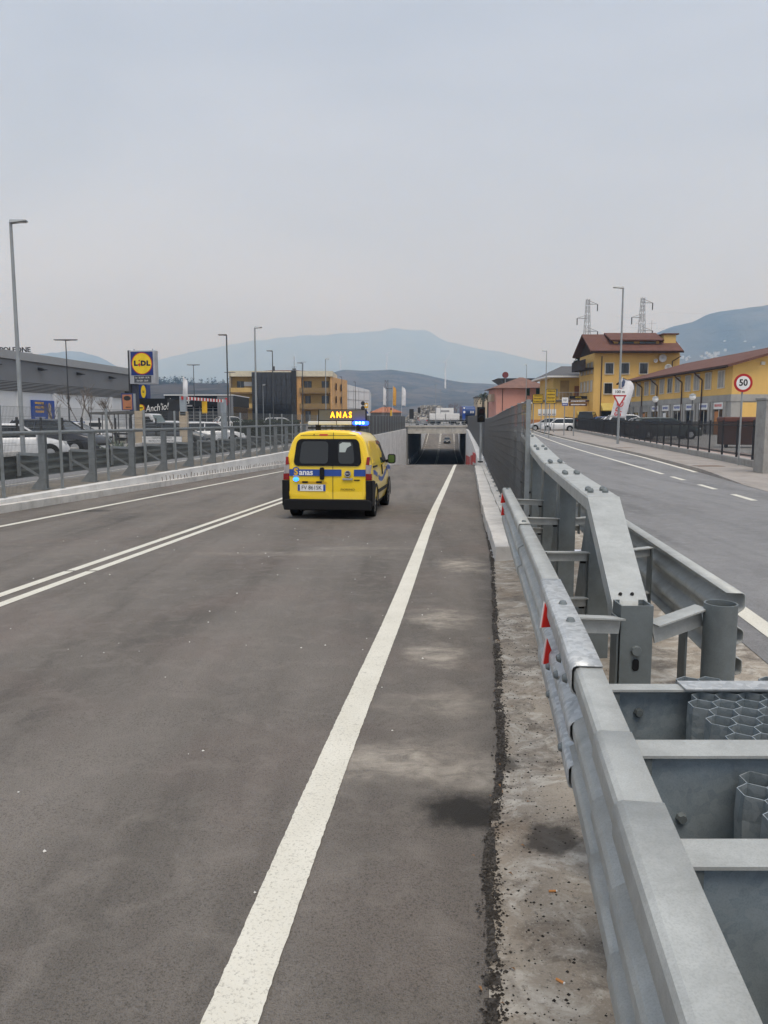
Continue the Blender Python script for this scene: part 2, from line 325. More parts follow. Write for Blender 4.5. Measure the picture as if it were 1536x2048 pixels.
YEL = mat('yellow_sheet', (.72, .42, .02), .5); RUB = mat('rubber', (.008, .008, .008), .9); CHROME = mat('chrome', (.6, .6, .62), .2, 1)
GLASS = glassy('window_glass'); CARG = glassy('car_glass', (.015, .018, .02), .05); LAMPG = mat('lamp_clear', (.6, .62, .63), .15)

# ================================================================== the setting
def strip(name, fl, fr, ys, fz, m, n=1, fzr=None, parent=None):
    b = MB(); k = n+1
    for y in ys:
        a, c = fl(y), fr(y); z0 = fz(y); z1 = (fzr or fz)(y)
        for i in range(k): t = i/n; b.v.append((a+(c-a)*t, y, z0+(z1-z0)*t))
    for j in range(len(ys)-1):
        for i in range(n): b.f.append((j*k+i, j*k+i+1, (j+1)*k+i+1, (j+1)*k+i)); b.m.append(0)
    return b.build(name, m, parent, smooth=60)
XRL = lambda y: 1.95+.12*y                        # left edge of right-hand side road
XRR = spl([(-60, 3.2), (0, 6.2), (15, 8.3), (21.9, 9.5), (25.2, 10.1), (39.4, 12.35), (83, 16.9), (125, 22), (200, 30)])   # its right kerb
XLR = lambda y: R(y)-10.45                        # right edge of left side road
XLL = lambda y: R(y)-16.6
# ground: one sheet to the horizon with the cutting of the underpass left open
def ground():
    b = MB(); ys = [-300, -60]+yr(-50, 290, 10)+[330, 420, 700, 1500, 4000, 12000]
    for y in ys:
        z = GZ(max(-60, min(y, 900)))-.02
        l = XLR(y) if -60 < y <= 125 else (R(y)+KL(y)-.1 if 125 < y < 288 else (R(288)+KL(288)-.1 if y >= 288 else XLR(-60)))
        r = XRL(y) if -60 < y <= 125 else (R(y)+1.5 if 125 < y < 288 else (R(288)+1.5 if y >= 288 else XRL(-60)))
        b.v += [(-12000, y, z), (-200+y*.05, y, z), (l, y, z), (r, y, z), (200+y*.05, y, z), (12000, y, z)]
    for j in range(len(ys)-1):
        for i in range(5):
            if i == 2 and -300 <= ys[j] < 288: continue
            b.f.append((j*6+i, j*6+i+1, (j+1)*6+i+1, (j+1)*6+i)); b.m.append(0)
    return struct(b.build('ground', GROUND))
ground()
YS = yr(-60, 0, 1.5)+yr(0, 30, .5)[1:]+yr(30, 60, 1)[1:]+yr(60, 290, 5)[1:]
struct(strip('road', lambda y: R(y)+KL(y)-.05, lambda y: R(y)+AE(y)+(.07 if y < 9.6 else 0), YS, ZR, ASPH, 6))
struct(strip('side_road_right', XRL, XRR, yr(-60, 125, 5), lambda y: GZ(y)+.004, ASPH2, 2))
struct(strip('side_road_left', XLL, XLR, yr(-60, 125, 5), lambda y: GZ(y)+.004, ASPH2, 2))
# strips between main road and side roads
struct(strip('median_strip_right', lambda y: R(y)+AE(y)-.001, XRL, yr(-60, 9.5, .5), lambda y: ZR(y)+.006, CONC_MED, 3, GZ))
struct(strip('median_strip_right_far', lambda y: R(y)+1.5, XRL, yr(9.5, 125, 2.5), lambda y: WTR(y)-.05, CONC_MED, 2, GZ))
struct(strip('median_strip_left', XLR, lambda y: R(y)+KL(y)-.4, yr(-60, 125, 2.5), lambda y: GZ(y)+.01, DIRT, 2, lambda y: WTL(y)-.015))
gd_ = MB(); n_ = 0
for y in yr(1.2, 45, .05):
    c = R(y)+AE(y)+.004+.008*math.sin(y*5.3)*math.sin(y*1.7); w_ = (.009+.013*abs(math.sin(y*2.9+math.sin(y*7)))+random.uniform(0, .012)); gd_.v += [(c-w_*.8, y, ZR(y)+.0065), (c+w_, y, ZR(y)+.0095)]; n_ += 1
for i in range(n_-1):
    if random.random() < .14: continue
    gd_.f.append((2*i, 2*i+1, 2*i+3, 2*i+2)); gd_.m.append(0)
def dirtmat():
    m, nt, b = nmat('gutter_dirt'); p = pos(nt)
    o = mixc(nt, ramp(nt, noise(nt, p, 70, 4, .75), .4, .62), (.02, .018, .016), (.13, .115, .10)); o = mixc(nt, ramp(nt, noise(nt, p, 8, 5, .7), .5, .75), o, (.025, .021, .018))
    nt.links.new(o, b.inputs['Base Color']); b.inputs['Roughness'].default_value = .95; bump(nt, b, noise(nt, p, 60, 4, .7), 1, .02); return m
struct(gd_.build('gutter_dirt', dirtmat()))
# road markings
def mark(name, off, w, a, b_, z=ZR, base=R, dz=.004):
    ys = yr(a, b_, 1.2)
    if a < 1 and b_ > 12 and base is R and off == 0: ys = yr(a, 1.2, 1.2)+yr(1.2, 11, .022)[1:]+yr(11, b_, 1.2)[1:]
    return struct(strip(name, lambda y: base(y)+off-w/2+random.uniform(-.002, .002), lambda y: base(y)+off+w/2+random.uniform(-.002, .002), ys, lambda y: z(y)+dz, LINE))
mark('edge_line_right', 0, .155, -20, 285); mark('edge_line_left', -7.5, .14, -20, 285)
for k, o in enumerate((-4.0, -3.74)):
    mark('centre_line', o, .115, -20, 8.82); mark('centre_line', o, .115, 8.87, 285)
GZM = lambda y: GZ(y)+.004
SRL = lambda y: 2.19+.1235*y
mark('side_edge_line', 0.05, .16, -20, 110, GZM, SRL)
SRR = lambda y: 5.57+.1235*y
mark('side_lane_line', 0, .14, 23.2, 115, GZM, SRR)
for y0 in (20.8, 18.0, 15.4, 12.6, 9.8): mark('side_dash', 0, .14, y0, y0+1.35, GZM, SRR)
mark('kerb_line', -.12, .16, 24, 110, GZM, XRR)
mark('side_edge_line_left', .0, .12, 0, 115, GZM, lambda y: XLR(y)-.35); mark('side_edge_line_far', .0, .12, 0, 115, GZM, lambda y: XLL(y)+.3)
# pavement on the right with its kerb step
XW = spl([(15, 9.9), (22.5, 11.4), (24, 11.76), (29.8, 12.85), (57.8, 17.5), (95.7, 22.4), (125, 26.5)])
struct(strip('pavement_right', lambda y: XRR(y)+.14, lambda y: XW(y)+.02, yr(19, 110, 1), lambda y: GZ(y)+.014+.096*max(0, min(1, (y-19.5)/4)), PAVE, 2))
struct(strip('driveway_right', lambda y: XRR(y), lambda y: XRR(y)+9, yr(-10, 24, 3), lambda y: GZ(y)+.012, PAVE, 2))
kr = struct(bpy.data.objects.new('pavement_kerb', None)); C.objects.link(kr)
for i, y in enumerate(yr(19.5, 72, 1.5)[:-1]):
    a, c = XRR(y), XRR(y+1.49)
    g = GZ(y); k0, k1 = (g+.019+.096*max(0, min(1, (q-19.5)/4)) for q in (y, y+1.49))
    MB().hexa([(a, y, g-.02), (a+.15, y, g-.02), (c+.15, y+1.49, g-.02), (c, y+1.49, g-.02), (a+.02, y, k0), (a+.15, y, k0), (c+.15, y+1.49, k1), (c+.02, y+1.49, k1)]).build('kerb_stone', PAVE, kr, world=True)
struct(strip('kerb_far', lambda y: XRR(y), lambda y: XRR(y)+.15, yr(72, 110, 4), lambda y: GZ(y)+.115, PAVE))
struct(strip('paving_behind_fence', lambda y: XW(y)+.2, lambda y: XW(y)+1.6, yr(23.2, 90, 4), lambda y: GZ(y)+.30, PAVE2, 2)); struct(strip('car_park_right', lambda y: XW(y)+1.6, lambda y: XW(y)+26, yr(23.2, 93, 4), lambda y: GZ(y)+.296, concrete('car_park_paving', (.44, .43, .41), .2, .4), 2))
for i, (px, y) in enumerate(((9.9, 25.0), (12.6, 42.5))):
    b = MB(); b.box(-.45, .45, -.3, .3, 0, .006); struct(b.build('manhole_cover', mat('rusty_iron', (.17, .12, .09), .8))).location = (px+.9, y+.6, GZ(y)+.112)

# ---------------------------------------------------------------- kerbs and retaining walls of the cutting
def wall_run(name, xf, z0f, z1f, a, b_, thick, step, m, label, cat, piece, gap=.012, sgn=1, rough=0):
    t = thing(name, label, cat, (xf(a), a, z0f(a)))
    n = int((b_-a)/step)
    for i in range(n):
        y0 = a+i*step+gap/2; y1 = a+(i+1)*step-gap/2; j = random.uniform(-rough, rough)
        x0, x1 = xf(y0)+j, xf(y1)+j
        l0, l1 = sorted((x0, x0+sgn*thick)); r0, r1 = sorted((x1, x1+sgn*thick))
        MB().hexa([(l0, y0, z0f(y0)), (l1, y0, z0f(y0)), (r1, y1, z0f(y1)), (r0, y1, z0f(y1)), (l0, y0, z1f(y0)), (l1, y0, z1f(y0)), (r1, y1, z1f(y1)), (r0, y1, z1f(y1))]).build(piece, m, t, world=True, bevel=.012 if y0 < 45 else 0)
    return t
wall_run('kerb_wall', lambda y: R(y)+KL(y)-.17, lambda y: ZR(y)-.3, WTL, 6, 125, .26, 3.5, CONC_W, 'pale concrete retaining wall left of the sunken road', 'wall', 'wall_panel', sgn=-1)
wall_run('kerb', lambda y: R(y)+KL(y), lambda y: ZR(y)-.2, lambda y: ZR(y)+.17, 6, 66, .16, 2.0, CONC_K, 'low pale concrete kerb at the foot of the left fence', 'kerb', 'kerb_stone', .008, -1, .004)
wr = wall_run('retaining_wall', lambda y: R(y)+1.12, lambda y: ZR(y)-.3, WTR, 36, 125, .4, 3.5, CONC_W, 'pale concrete retaining wall right of the sunken road', 'wall', 'wall_panel')
wall_run('kerb', lambda y: R(y)+1.0, lambda y: ZR(y)-.15, lambda y: ZR(y)+.2, 9.5, 36, .3, 1.0, CONC_K, 'whitish block kerb beside the tall grey fence, right of the yellow van', 'kerb', 'kerb_stone', .014, 1, .008)
wall_run('kerb_backing', lambda y: R(y)+1.31, lambda y: ZR(y)-.15, lambda y: ZR(y)+.215, 9.9, 36, .28, 1.3, CONC_K, 'second row of kerb blocks under the tall grey fence', 'kerb', 'kerb_stone', .012, 1, .006)
# red painted blocks low on the right wall, close to the underpass
for y0, y1, za, zb_, zc_, zd in ((41, 44, -.62, -.17, -.66, -.2), (45.6, 51, -.86, -.3, -1.05, -.45), (54, 65, -1.5, -.78, -2.1, -1.3), (72, 116, -2.7, -1.75, -4.9, -3.5)):
    MB().hexa([(R(y0)+1.07, y0, za), (R(y0)+1.115, y0, za), (R(y1)+1.115, y1, zc_), (R(y1)+1.07, y1, zc_), (R(y0)+1.07, y0, zb_), (R(y0)+1.115, y0, zb_), (R(y1)+1.115, y1, zd), (R(y1)+1.07, y1, zd)]).build('red_panel', RED, wr, world=True)
# steel dowels standing on the left kerb
b = MB()
for i in range(150):
    y = 24+i*.3; x = R(y)+KL(y)-.08+random.uniform(-.02, .02); z = ZR(y)+.17; b.cyl((x, y, z-.02), (x+random.uniform(-.03, .03), y+random.uniform(-.03, .03), z+random.uniform(.1, .17)), .011, .011, 5)
o = b.build('reinforcement_dowels', mat('rust_steel', (.13, .095, .07), .8)); tag(o, 'row of short rusty steel dowels along the left kerb', 'dowels'); o['kind'] = 'stuff'

# ---------------------------------------------------------------- underpass: box, deck, far ramp
TY0, TY1, SOF = 125.0, 188.0, -.40
tn = thing('underpass', 'concrete underpass with pale edge beam where the road dips', 'underpass', (R(125)-3.6, 125, ZR(125)))
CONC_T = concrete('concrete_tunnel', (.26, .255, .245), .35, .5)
XLp = lambda y: R(y)+KL(y); XRp = lambda y: R(y)+1.2
def quadwall(name, fx, y0, y1, zb, zt, th, m, sg):
    b = MB(); ys = yr(y0, y1, 8)
    for p, q in zip(ys, ys[1:]):
        l = sorted((fx(p), fx(p)+sg*th)); r = sorted((fx(q), fx(q)+sg*th))
        b.hexa([(l[0], p, zb(p)), (l[1], p, zb(p)), (r[1], q, zb(q)), (r[0], q, zb(q)), (l[0], p, zt(p)), (l[1], p, zt(p)), (r[1], q, zt(q)), (r[0], q, zt(q))])
    return b.build(name, m, tn, world=True)
zb = lambda y: ZR(y)-.3
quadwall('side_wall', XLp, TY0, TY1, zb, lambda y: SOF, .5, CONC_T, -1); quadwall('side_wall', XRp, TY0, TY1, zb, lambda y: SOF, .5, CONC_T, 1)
quadwall('ramp_wall', XLp, TY1, 286, zb, lambda y: GZ(y)+.1, .4, CONC_W, -1); quadwall('ramp_wall', XRp, TY1, 286, zb, lambda y: GZ(y)+.1, .4, CONC_W, 1)
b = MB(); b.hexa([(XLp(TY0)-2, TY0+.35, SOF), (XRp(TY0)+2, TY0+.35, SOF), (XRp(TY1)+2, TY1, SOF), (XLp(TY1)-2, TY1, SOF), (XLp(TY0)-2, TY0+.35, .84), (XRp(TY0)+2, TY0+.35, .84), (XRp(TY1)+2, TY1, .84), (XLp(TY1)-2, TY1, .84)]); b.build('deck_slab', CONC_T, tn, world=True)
CONC_B = concrete('concrete_beam', (.52, .50, .45), .45, .8, dc=(.2, .16, .11))
xs = [XLp(TY0)+.02+i*(XRp(TY0)-XLp(TY0)-.04)/4 for i in range(5)]
for i in range(4): MB().box(xs[i]+.02, xs[i+1]-.02, TY0, TY0+.33, SOF-.02, .62).build('beam_panel', CONC_B, tn, world=True)
MB().box(xs[0]-.4, xs[4]+.4, TY0-.12, TY0+.5, .625, .86).build('edge_beam', CONC_B, tn, world=True)
for i in range(9):
    x = xs[0]+.3+i*(xs[4]-xs[0]-.6)/8; MB().box(x-.035, x+.035, TY0+.1, TY0+.17, .86, 1.95).build('railing_post', GALP, tn, world=True)
for z in (1.15, 1.5, 1.9): MB().box(xs[0], xs[4], TY0+.17, TY0+.22, z-.04, z+.04).build('rail', GALP, tn, world=True)
for i in range(7):
    y = TY0+2+i*6; MB().box(XLp(y)+.003, XLp(y)+.1, y, y+2.2, ZR(y)+.3, ZR(y)+1.1).build('white_marker', WHITE, tn, world=True)
struct(MB().hexa([(XLp(TY0)-2, TY0+.5, .8), (XRp(TY0)+2, TY0+.5, .8), (XRp(TY1)+2, TY1-.1, .8), (XLp(TY1)-2, TY1-.1, .8), (XLp(TY0)-2, TY0+.5, .862), (XRp(TY0)+2, TY0+.5, .862), (XRp(TY1)+2, TY1-.1, .862), (XLp(TY1)-2, TY1-.1, .862)]).build('roundabout_road', ASPH2))

# ---------------------------------------------------------------- guardrails
WAVE0 = [(0, .56), (.080, .560), (.092, .553), (.098, .538), (.098, .475), (.092, .458), (.038, .405), (.032, .39), (.032, .365), (.038, .35), (.090, .312), (.098, .296), (.098, .25), (.092, .234), (.038, .19), (.032, .176), (.032, .152), (.038, .138), (.090, .108), (.098, .094), (.098, .03), (.092, .012), (.03, -.01)]
def wave(name, fx, zb_, a, b_, sgn, m, parent, out=0, step=1.0, hs=.75, ds=.9):
    prof = [(sgn*(d_*ds+(out if i else 0)), z_*hs+(out if z_ > .5 else 0)) for i, (d_, z_) in enumerate(WAVE0)]
    pts = [(fx(y), y, zb_(y)) for y in yr(a, b_, step)]
    return MB().sweep(prof, pts).build(name, m, parent, world=True, smooth=24, solid=.005)
XB = spl([(-3, -.05), (.96, .512), (3.02, .80), (9.44, 1.56)])           # back of the beam facing the main road
XC = lambda y: .88+.116*y           # centre posts
XD = lambda y: 1.30+.111*y          # back of the beam facing the side road
mg = thing('median_guardrail', 'galvanised steel crash barrier with flat top beam running down the median on the right', 'guardrail', (XC(5.1), 5.1, -.05))
zl = lambda y: .36-.002*max(0, y-2.5)
wave('wave_beam', XB, zl, 2.6, 6.3, -1, GAL, mg); wave('wave_beam', XB, lambda y: zl(y)+.003, 6.1, 9.5, -1, GAL, mg, .006)
o = wave('splice_sleeve', XB, lambda y: zl(y)-.004, 2.47, 3.9, -1, GALS, mg, .014, .25); o['label'] = 'bright newly galvanised splice sleeve with red reflectors'
for a, b_ in ((3.78, 8.3), (8.2, 12.5), (12.4, 16.7), (16.6, 25), (24.9, 34), (33.9, 46), (45.9, 60)):
    wave('wave_beam', XD, lambda y: .32+GZ(y), a, b_, 1, GAL, mg, .003*(int(a) % 2), 2)
# bolts on the sleeve, its top face and the beams
for y, z in ((3.35, .94), (3.05, .94), (2.85, .70), (2.62, .70), (3.3, .52), (2.7, .41), (3.25, .41), (2.95, .6), (6.2, .94), (9.3, .94)):
    x = XB(y)-.104 if z < .9 else XB(y)-.045
    b = MB()
    if z < .9: b.cyl((x, y, z), (x-.014, y, z), .019, .012, 10)
    else: b.cyl((x, y, zl(y)+.43), (x, y, zl(y)+.447), .021, .013, 10)
    b.build('bolt', GALD, mg, world=True)
for y, z in ((3.45, .715), (3.3, .59), (9.1, .69), (8.95, .56)):      # red triangles standing off the beam
    x = XB(y)-.092; b = MB(); b.ext([(-.02, -.055), (.036, -.06), (.022, .055)], (x, y, z), (-1, 0, 0), (0, 0, 1), (0, .012, 0)); b.build('reflector', REDREF, mg, world=True)
    MB().ext([(-.02, -.06), (.043, -.066), (.026, .063)], (x, y+.0135, z), (-1, 0, 0), (0, 0, 1), (0, .004, 0)).build('reflector_plate', WHITE, mg, world=True)
# flat top beam: a channel with a bend, then the terminal that slopes to the ground
def channel(pts, w=.215, dp=.09, t=.006):
    b = MB(); prof = [(-w/2, -dp), (-w/2, -.012), (-w/2+.01, 0), (w/2-.01, 0), (w/2, -.012), (w/2, -dp), (w/2-t, -dp), (w/2-t, -t-.006), (-w/2+t, -t-.006), (-w/2+t, -dp)]
    b.sweep(prof, pts, closed=True); return b
YT = 5.14
zc = lambda y: 1.096 if y < YT else (1.096+.06*(y-YT)/3.4 if y < 8.55 else 1.156+.23*min(1, (y-8.55)/4.4)+.0008*max(0, y-13))
channel([(XC(y), y, zc(y)) for y in (YT+.005, 6.8, 8.55)]).build('top_beam', GAL, mg, world=True)
channel([(XC(y), y, zc(y)+.007) for y in (8.2, 8.56, 10.8, 13)], .228).build('top_beam', GAL, mg, world=True)
channel([(XC(y), y, zc(y)) for y in (12.95, 16, 22, 32, 45, 60)]).build('top_beam', GAL, mg, world=True)
b = MB(); w = .107
pA, pB, pC = Vector((XC(YT), YT, 1.096)), Vector((1.235, 3.78, .70)), Vector((1.19, 3.64, .42))
def slope(p, q, w0, w1, th):
    n = Vector((0, (q.z-p.z), (p.y-q.y))).normalized()
    return [p+Vector((-w0, 0, 0))-n*th, p+Vector((w0, 0, 0))-n*th, q+Vector((w1, 0, 0))-n*th, q+Vector((-w1, 0, 0))-n*th, p+Vector((-w0, 0, 0)), p+Vector((w0, 0, 0)), q+Vector((w1, 0, 0)), q+Vector((-w1, 0, 0))]
b.hexa(slope(pA, pB, w, .09, .012)); b.hexa(slope(pB, pC, .09, .045, .012))
for s_ in (-1, 1):
    for p, q, w0, w1 in ((pA, pB, w, .09), (pB, pC, .09, .045)):
        n = Vector((0, q.z-p.z, p.y-q.y)).normalized(); P0, Q0 = p+Vector((s_*w0, 0, 0)), q+Vector((s_*w1, 0, 0)); e_ = Vector((-s_*.006, 0, 0))
        b.hexa([P0-n*.085, P0-n*.085+e_, Q0-n*.085+e_, Q0-n*.085, P0-n*.011, P0-n*.011+e_, Q0-n*.011+e_, Q0-n*.011])
b.build('terminal_ramp', GAL, mg, world=True)
bolt = MB().cyl((0, 0, 0), (0, 0, .012), .022, .022, 8).sph((0, 0, .014), .024, .024, .02, 8, 4)
bm_ = bolt.build('bolt', GALD, mg, smooth=40)
first = True
for y in (5.38, 5.5, 6.85, 6.95, 8.2, 8.32, 9.9, 10.3, 12.2, 12.7):
    for s_ in (-.052, .052):
        L_ = (XC(y)+s_, y, zc(y)+(.008 if 8.2 <= y < 13 else .001))
        if first: bm_.location = Vector(L_)-mg.location; first = False
        else: part_at('bolt', bm_.data, mg, L_)
for s_ in (-.03, .03):
    b = MB(); b.cyl((pB.x+s_, 3.845, .7215), (pB.x+s_, 3.835, .726), .009, .009, 8); b.build('bolt_hole', BLACK, mg, world=True)
# posts (channel sections), gussets and spacer arms
def cpost(h, w=.15, dp=.12, t=.008):
    b = MB(); b.ext([(-w/2, 0), (w/2, 0), (w/2, dp), (w/2-.03, dp), (w/2-.03, dp-t), (w/2-t, dp-t), (w/2-t, t), (-w/2+t, t), (-w/2+t, dp-t), (-w/2+.03, dp-t), (-w/2+.03, dp), (-w/2, dp)], (0, 0, -.25), (1, 0, 0), (0, 1, 0), (0, 0, h+.25)); return b
def arm(p, q, w=.06, t=.008): return MB().beam((p[0], p[1], p[2]-w/2), (q[0], q[1], q[2]-w/2), t, w).beam(p, q, w, t)
for i, y in enumerate((5.2, 7.05, 8.7, 10.4, 12.2, 14.2, 16.5, 19, 22, 25, 29, 33, 38)):
    z1 = zc(y)-.02
    o = cpost(z1).build('post', GALD, mg); o.location = Vector((XC(y), y, 0))-mg.location
    if y < 13:
        b = MB(); b.hexa([(XC(y)-.025, y+.27, .02), (XC(y)+.025, y+.27, .02), (XC(y)+.055, y+.55, .02), (XC(y)-.055, y+.55, .02), (XC(y)-.02, y+.25, z1-.08), (XC(y)+.02, y+.25, z1-.08), (XC(y)+.02, y+.29, z1-.08), (XC(y)-.02, y+.29, z1-.08)]); b.build('brace', GALD, mg, world=True)
        for z in (.70, .38):
            if y < 9.6: arm((XB(y)+.005, y-.14, z+.03), (XC(y)-.075, y+.03, z)).build('spacer_arm', GAL, mg, world=True)
            arm((XC(y)+.075, y+.03, z), (XD(y)-.005, y+.12, z+.02)).build('spacer_arm', GAL, mg, world=True)
            b = MB(); b.cyl((XC(y)-.077, y+.06, z-.07), (XC(y)-.12, y+.06, z-.07), .014, .014, 6); b.build('bolt', BLACK, mg, world=True)
        MB().box(XC(y)-.084, XC(y)-.076, y+.03, y+.11, .1, .69).build('spacer_plate', GALD, mg, world=True); MB().box(XD(y)-.012, XD(y)-.004, y+.08, y+.17, .3, .72).build('spacer_plate', GALD, mg, world=True)
# the two short end posts
o = cpost(.72, .155, .135).build('end_post', GALD, mg); o.location = Vector((1.215, 3.60, 0))-mg.location
b = MB(); b.cyl((1.215, 3.598, .5), (1.215, 3.583, .5), .027, .022, 10); b.build('bolt', GALD, mg, world=True)
for z in (.43, .13): b = MB(); b.ext(rrect(.032, .06, .015), (1.215, 3.597, z), (1, 0, 0), (0, 0, 1), (0, -.002, 0)); b.build('slot', BLACK, mg, world=True)
b = MB(); n = 32; cx_, cy_ = 1.64, 3.66
for r0, z0, z1 in ((.078, -.2, .72), (.07, .72, .2)):
    b.cyl((cx_, cy_, z0), (cx_, cy_, z1), r0, r0, n, 0, False)
b.add([(cx_+r_*math.cos(2*math.pi*i/n), cy_+r_*math.sin(2*math.pi*i/n), .72) for r_ in (.07, .078) for i in range(n)], [(i, (i+1) % n, n+(i+1) % n, n+i) for i in range(n)])
b.build('round_post', GALD, mg, world=True, smooth=40)
arm((XB(3.5)+.005, 3.42, .715), (1.13, 3.6, .66), .075).build('spacer_arm', GAL, mg, world=True)
arm((1.30, 3.62, .625), (1.565, 3.70, .69), .095).build('spacer_arm', GAL, mg, world=True)
MB().box(1.297, 1.306, 3.64, 3.74, -.1, .62).build('spacer_plate', GALD, mg, world=True); MB().box(1.123, 1.132, 3.61, 3.71, -.1, .66).build('spacer_plate', GALD, mg, world=True)
MB().box(1.50, 1.51, 3.72, 3.81, 0, .64).build('spacer_plate', GALD, mg, world=True)
MB().beam((1.34, 3.3, .12), (1.58, 3.68, .22), .18, .01).build('lower_strut', GALD, mg, world=True)

# ---------------------------------------------------------------- crash cushion beside the camera
cc = thing('crash_cushion', 'galvanised steel crash cushion with overlapping side panels and honeycomb filling, nearest on the right', 'crash cushion', (1.1, 1.5, -.03))
for a, b_, o_ in ((1.46, 2.62, .0), (.78, 1.93, .007), (.25, 1.54, .014), (-1.5, .55, .021)):
    wave('side_panel', lambda y: XB(y)-.002, lambda y: .362, a, b_, -1, GAL, cc, o_, .3)
    wave('side_panel', lambda y: XD(y)+.06, lambda y: .31, a, b_, 1, GAL, cc, o_, .3)
ZD = .693
for y, dp in ((2.55, .06), (2.055, .107), (1.53, .107), (1.0, .107), (.5, .107)):
    xl, xr_ = XB(y)+.006, XD(y)+.055
    MB().box(xl, xr_, y-dp/2, y+dp/2, ZD-.008, ZD).build('flange', GAL, cc, world=True)
    q = .02 if dp < .07 else -.015
    MB().box(xl+.01, xr_-.01, y-.01+q, y+q, .0, ZD-.009).build('diaphragm', GALB, cc, world=True)
    MB().box(xl+.002, xl+.06, y-dp/2+.006, y+.04, .0, ZD-.0095).build('edge_angle', GALD, cc, world=True)
MB().box(1.02, XD(2.55)+.06, 2.505, 2.588, ZD+.0015, ZD+.009).build('cover_strip', GALS, cc, world=True, bevel=.002)
for x, y, z in ((.88, 2.555, .60), (.83, 2.03, .5)):
    b = MB(); b.cyl((x, y, z), (x, y-.014, z), .017, .012, 8); b.build('bolt', GALD, cc, world=True)
MB().beam((.70, 2.17, .37), (1.0, 2.19, .37), .035, .035).build('guide_bar', GALD, cc, world=True)
HEXM = galv('honeycomb_sheet', (.27, .32, .345), .45, .4, .25, .2)
def honey(x0, x1, y0, y1, z0, z1, s_=.078):
    b = MB(); row = 0; y = y0; ry = .066; edges = set()
    while y < y1:
        x = x0+(s_*.5 if row % 2 else 0)
        while x < x1:
            P = [(x-s_*.5, y-ry*.33), (x, y-ry*.72), (x+s_*.5, y-ry*.33), (x+s_*.5, y+ry*.33), (x, y+ry*.72), (x-s_*.5, y+ry*.33)]
            for i in range(6):
                k = tuple(sorted(((round(P[i][0], 3), round(P[i][1], 3)), (round(P[(i+1) % 6][0], 3), round(P[(i+1) % 6][1], 3)))))
                if k in edges: continue
                edges.add(k); (ax, ay), (bx_, by_) = k
                zs = [z1, z1-.07, z1-.14, z1-.21, z0]
                for q0, q1 in zip(zs, zs[1:]):
                    j = (.003 if zs.index(q0) % 2 else -.003); jj = -j if q1 != z0 else 0
                    b.add([(ax, ay+j, q0), (bx_, by_+j, q0), (bx_, by_+jj, q1), (ax, ay+jj, q1)], [(0, 1, 2, 3)])
            x += s_
        y += ry*1.05; row += 1
    return b.build('honeycomb_block', HEXM, cc, world=True, solid=.0024)
honey(1.04, XD(2.3)+.02, 2.14, 2.51, .16, .682); honey(.965, XD(1.8)+.02, 1.62, 2.0, .16, .645); honey(.93, XD(1.2)+.02, 1.1, 1.42, .16, .62)
honey(1.10, 1.25, 2.68, 2.74, .28, .67); honey(1.40, 1.55, 2.68, 2.74, .28, .67)

# ---------------------------------------------------------------- left barrier: posts, spacers, beam, hand rail
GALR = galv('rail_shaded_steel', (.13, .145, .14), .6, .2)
lg = thing('guardrail', 'steel guardrail with round hand rail on tall posts beyond the left kerb', 'guardrail', (R(18)-9.5, 18, WTL(18)))
XP = lambda y: R(y)+KL(y)-.62
pb = MB(); H_ = 1.0
pb.box(-.08, .08, -.07, -.055, 0, 1.34).box(-.08, .08, .055, .07, 0, 1.34).box(-.006, .006, -.055, .055, 0, 1.34)
pb.hexa([(-.32, -.09, 0), (.1, -.09, 0), (.1, .09, 0), (-.32, .09, 0), (-.32, -.09, .03), (.1, -.09, .03), (.1, .09, .03), (-.32, .09, .03)])
for yy in (-.06, .06): pb.ext([(-.3, .03), (-.08, .03), (-.08, .3)], (0, yy, 0), (1, 0, 0), (0, 0, 1), (0, .008, 0))
pm = pb.build('post', GALP, lg).data
sp = MB(); sp.beam((-.08, 0, .83), (-.62, .06, .86), .01, .07).beam((-.08, 0, .3), (-.62, .06, .62), .01, .06).box(-.64, -.6, .0, .12, .32, .86)
spm = sp.build('spacer', GALP, lg).data
Ys = [13.65+2.37*i for i in range(47)]
for i, y in enumerate(Ys):
    if i == 0:
        for ch in list(lg.children): ch.location = Vector((XP(y), y, WTL(y)))-lg.location
    else:
        part_at('post', pm, lg, (XP(y), y, WTL(y))); part_at('spacer', spm, lg, (XP(y), y, WTL(y)))
XLB = lambda y: XP(y)-.64
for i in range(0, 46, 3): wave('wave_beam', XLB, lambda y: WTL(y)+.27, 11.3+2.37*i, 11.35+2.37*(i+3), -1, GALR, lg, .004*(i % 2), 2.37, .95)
for i in range(0, 46, 3): MB().tube([(XP(y)+.02, y, WTL(y)+1.36) for y in yr(11.3+2.37*i, 11.3+2.37*(i+3), 2.37)], .048, 10).build('hand_rail', GALP, lg, world=True, smooth=50)

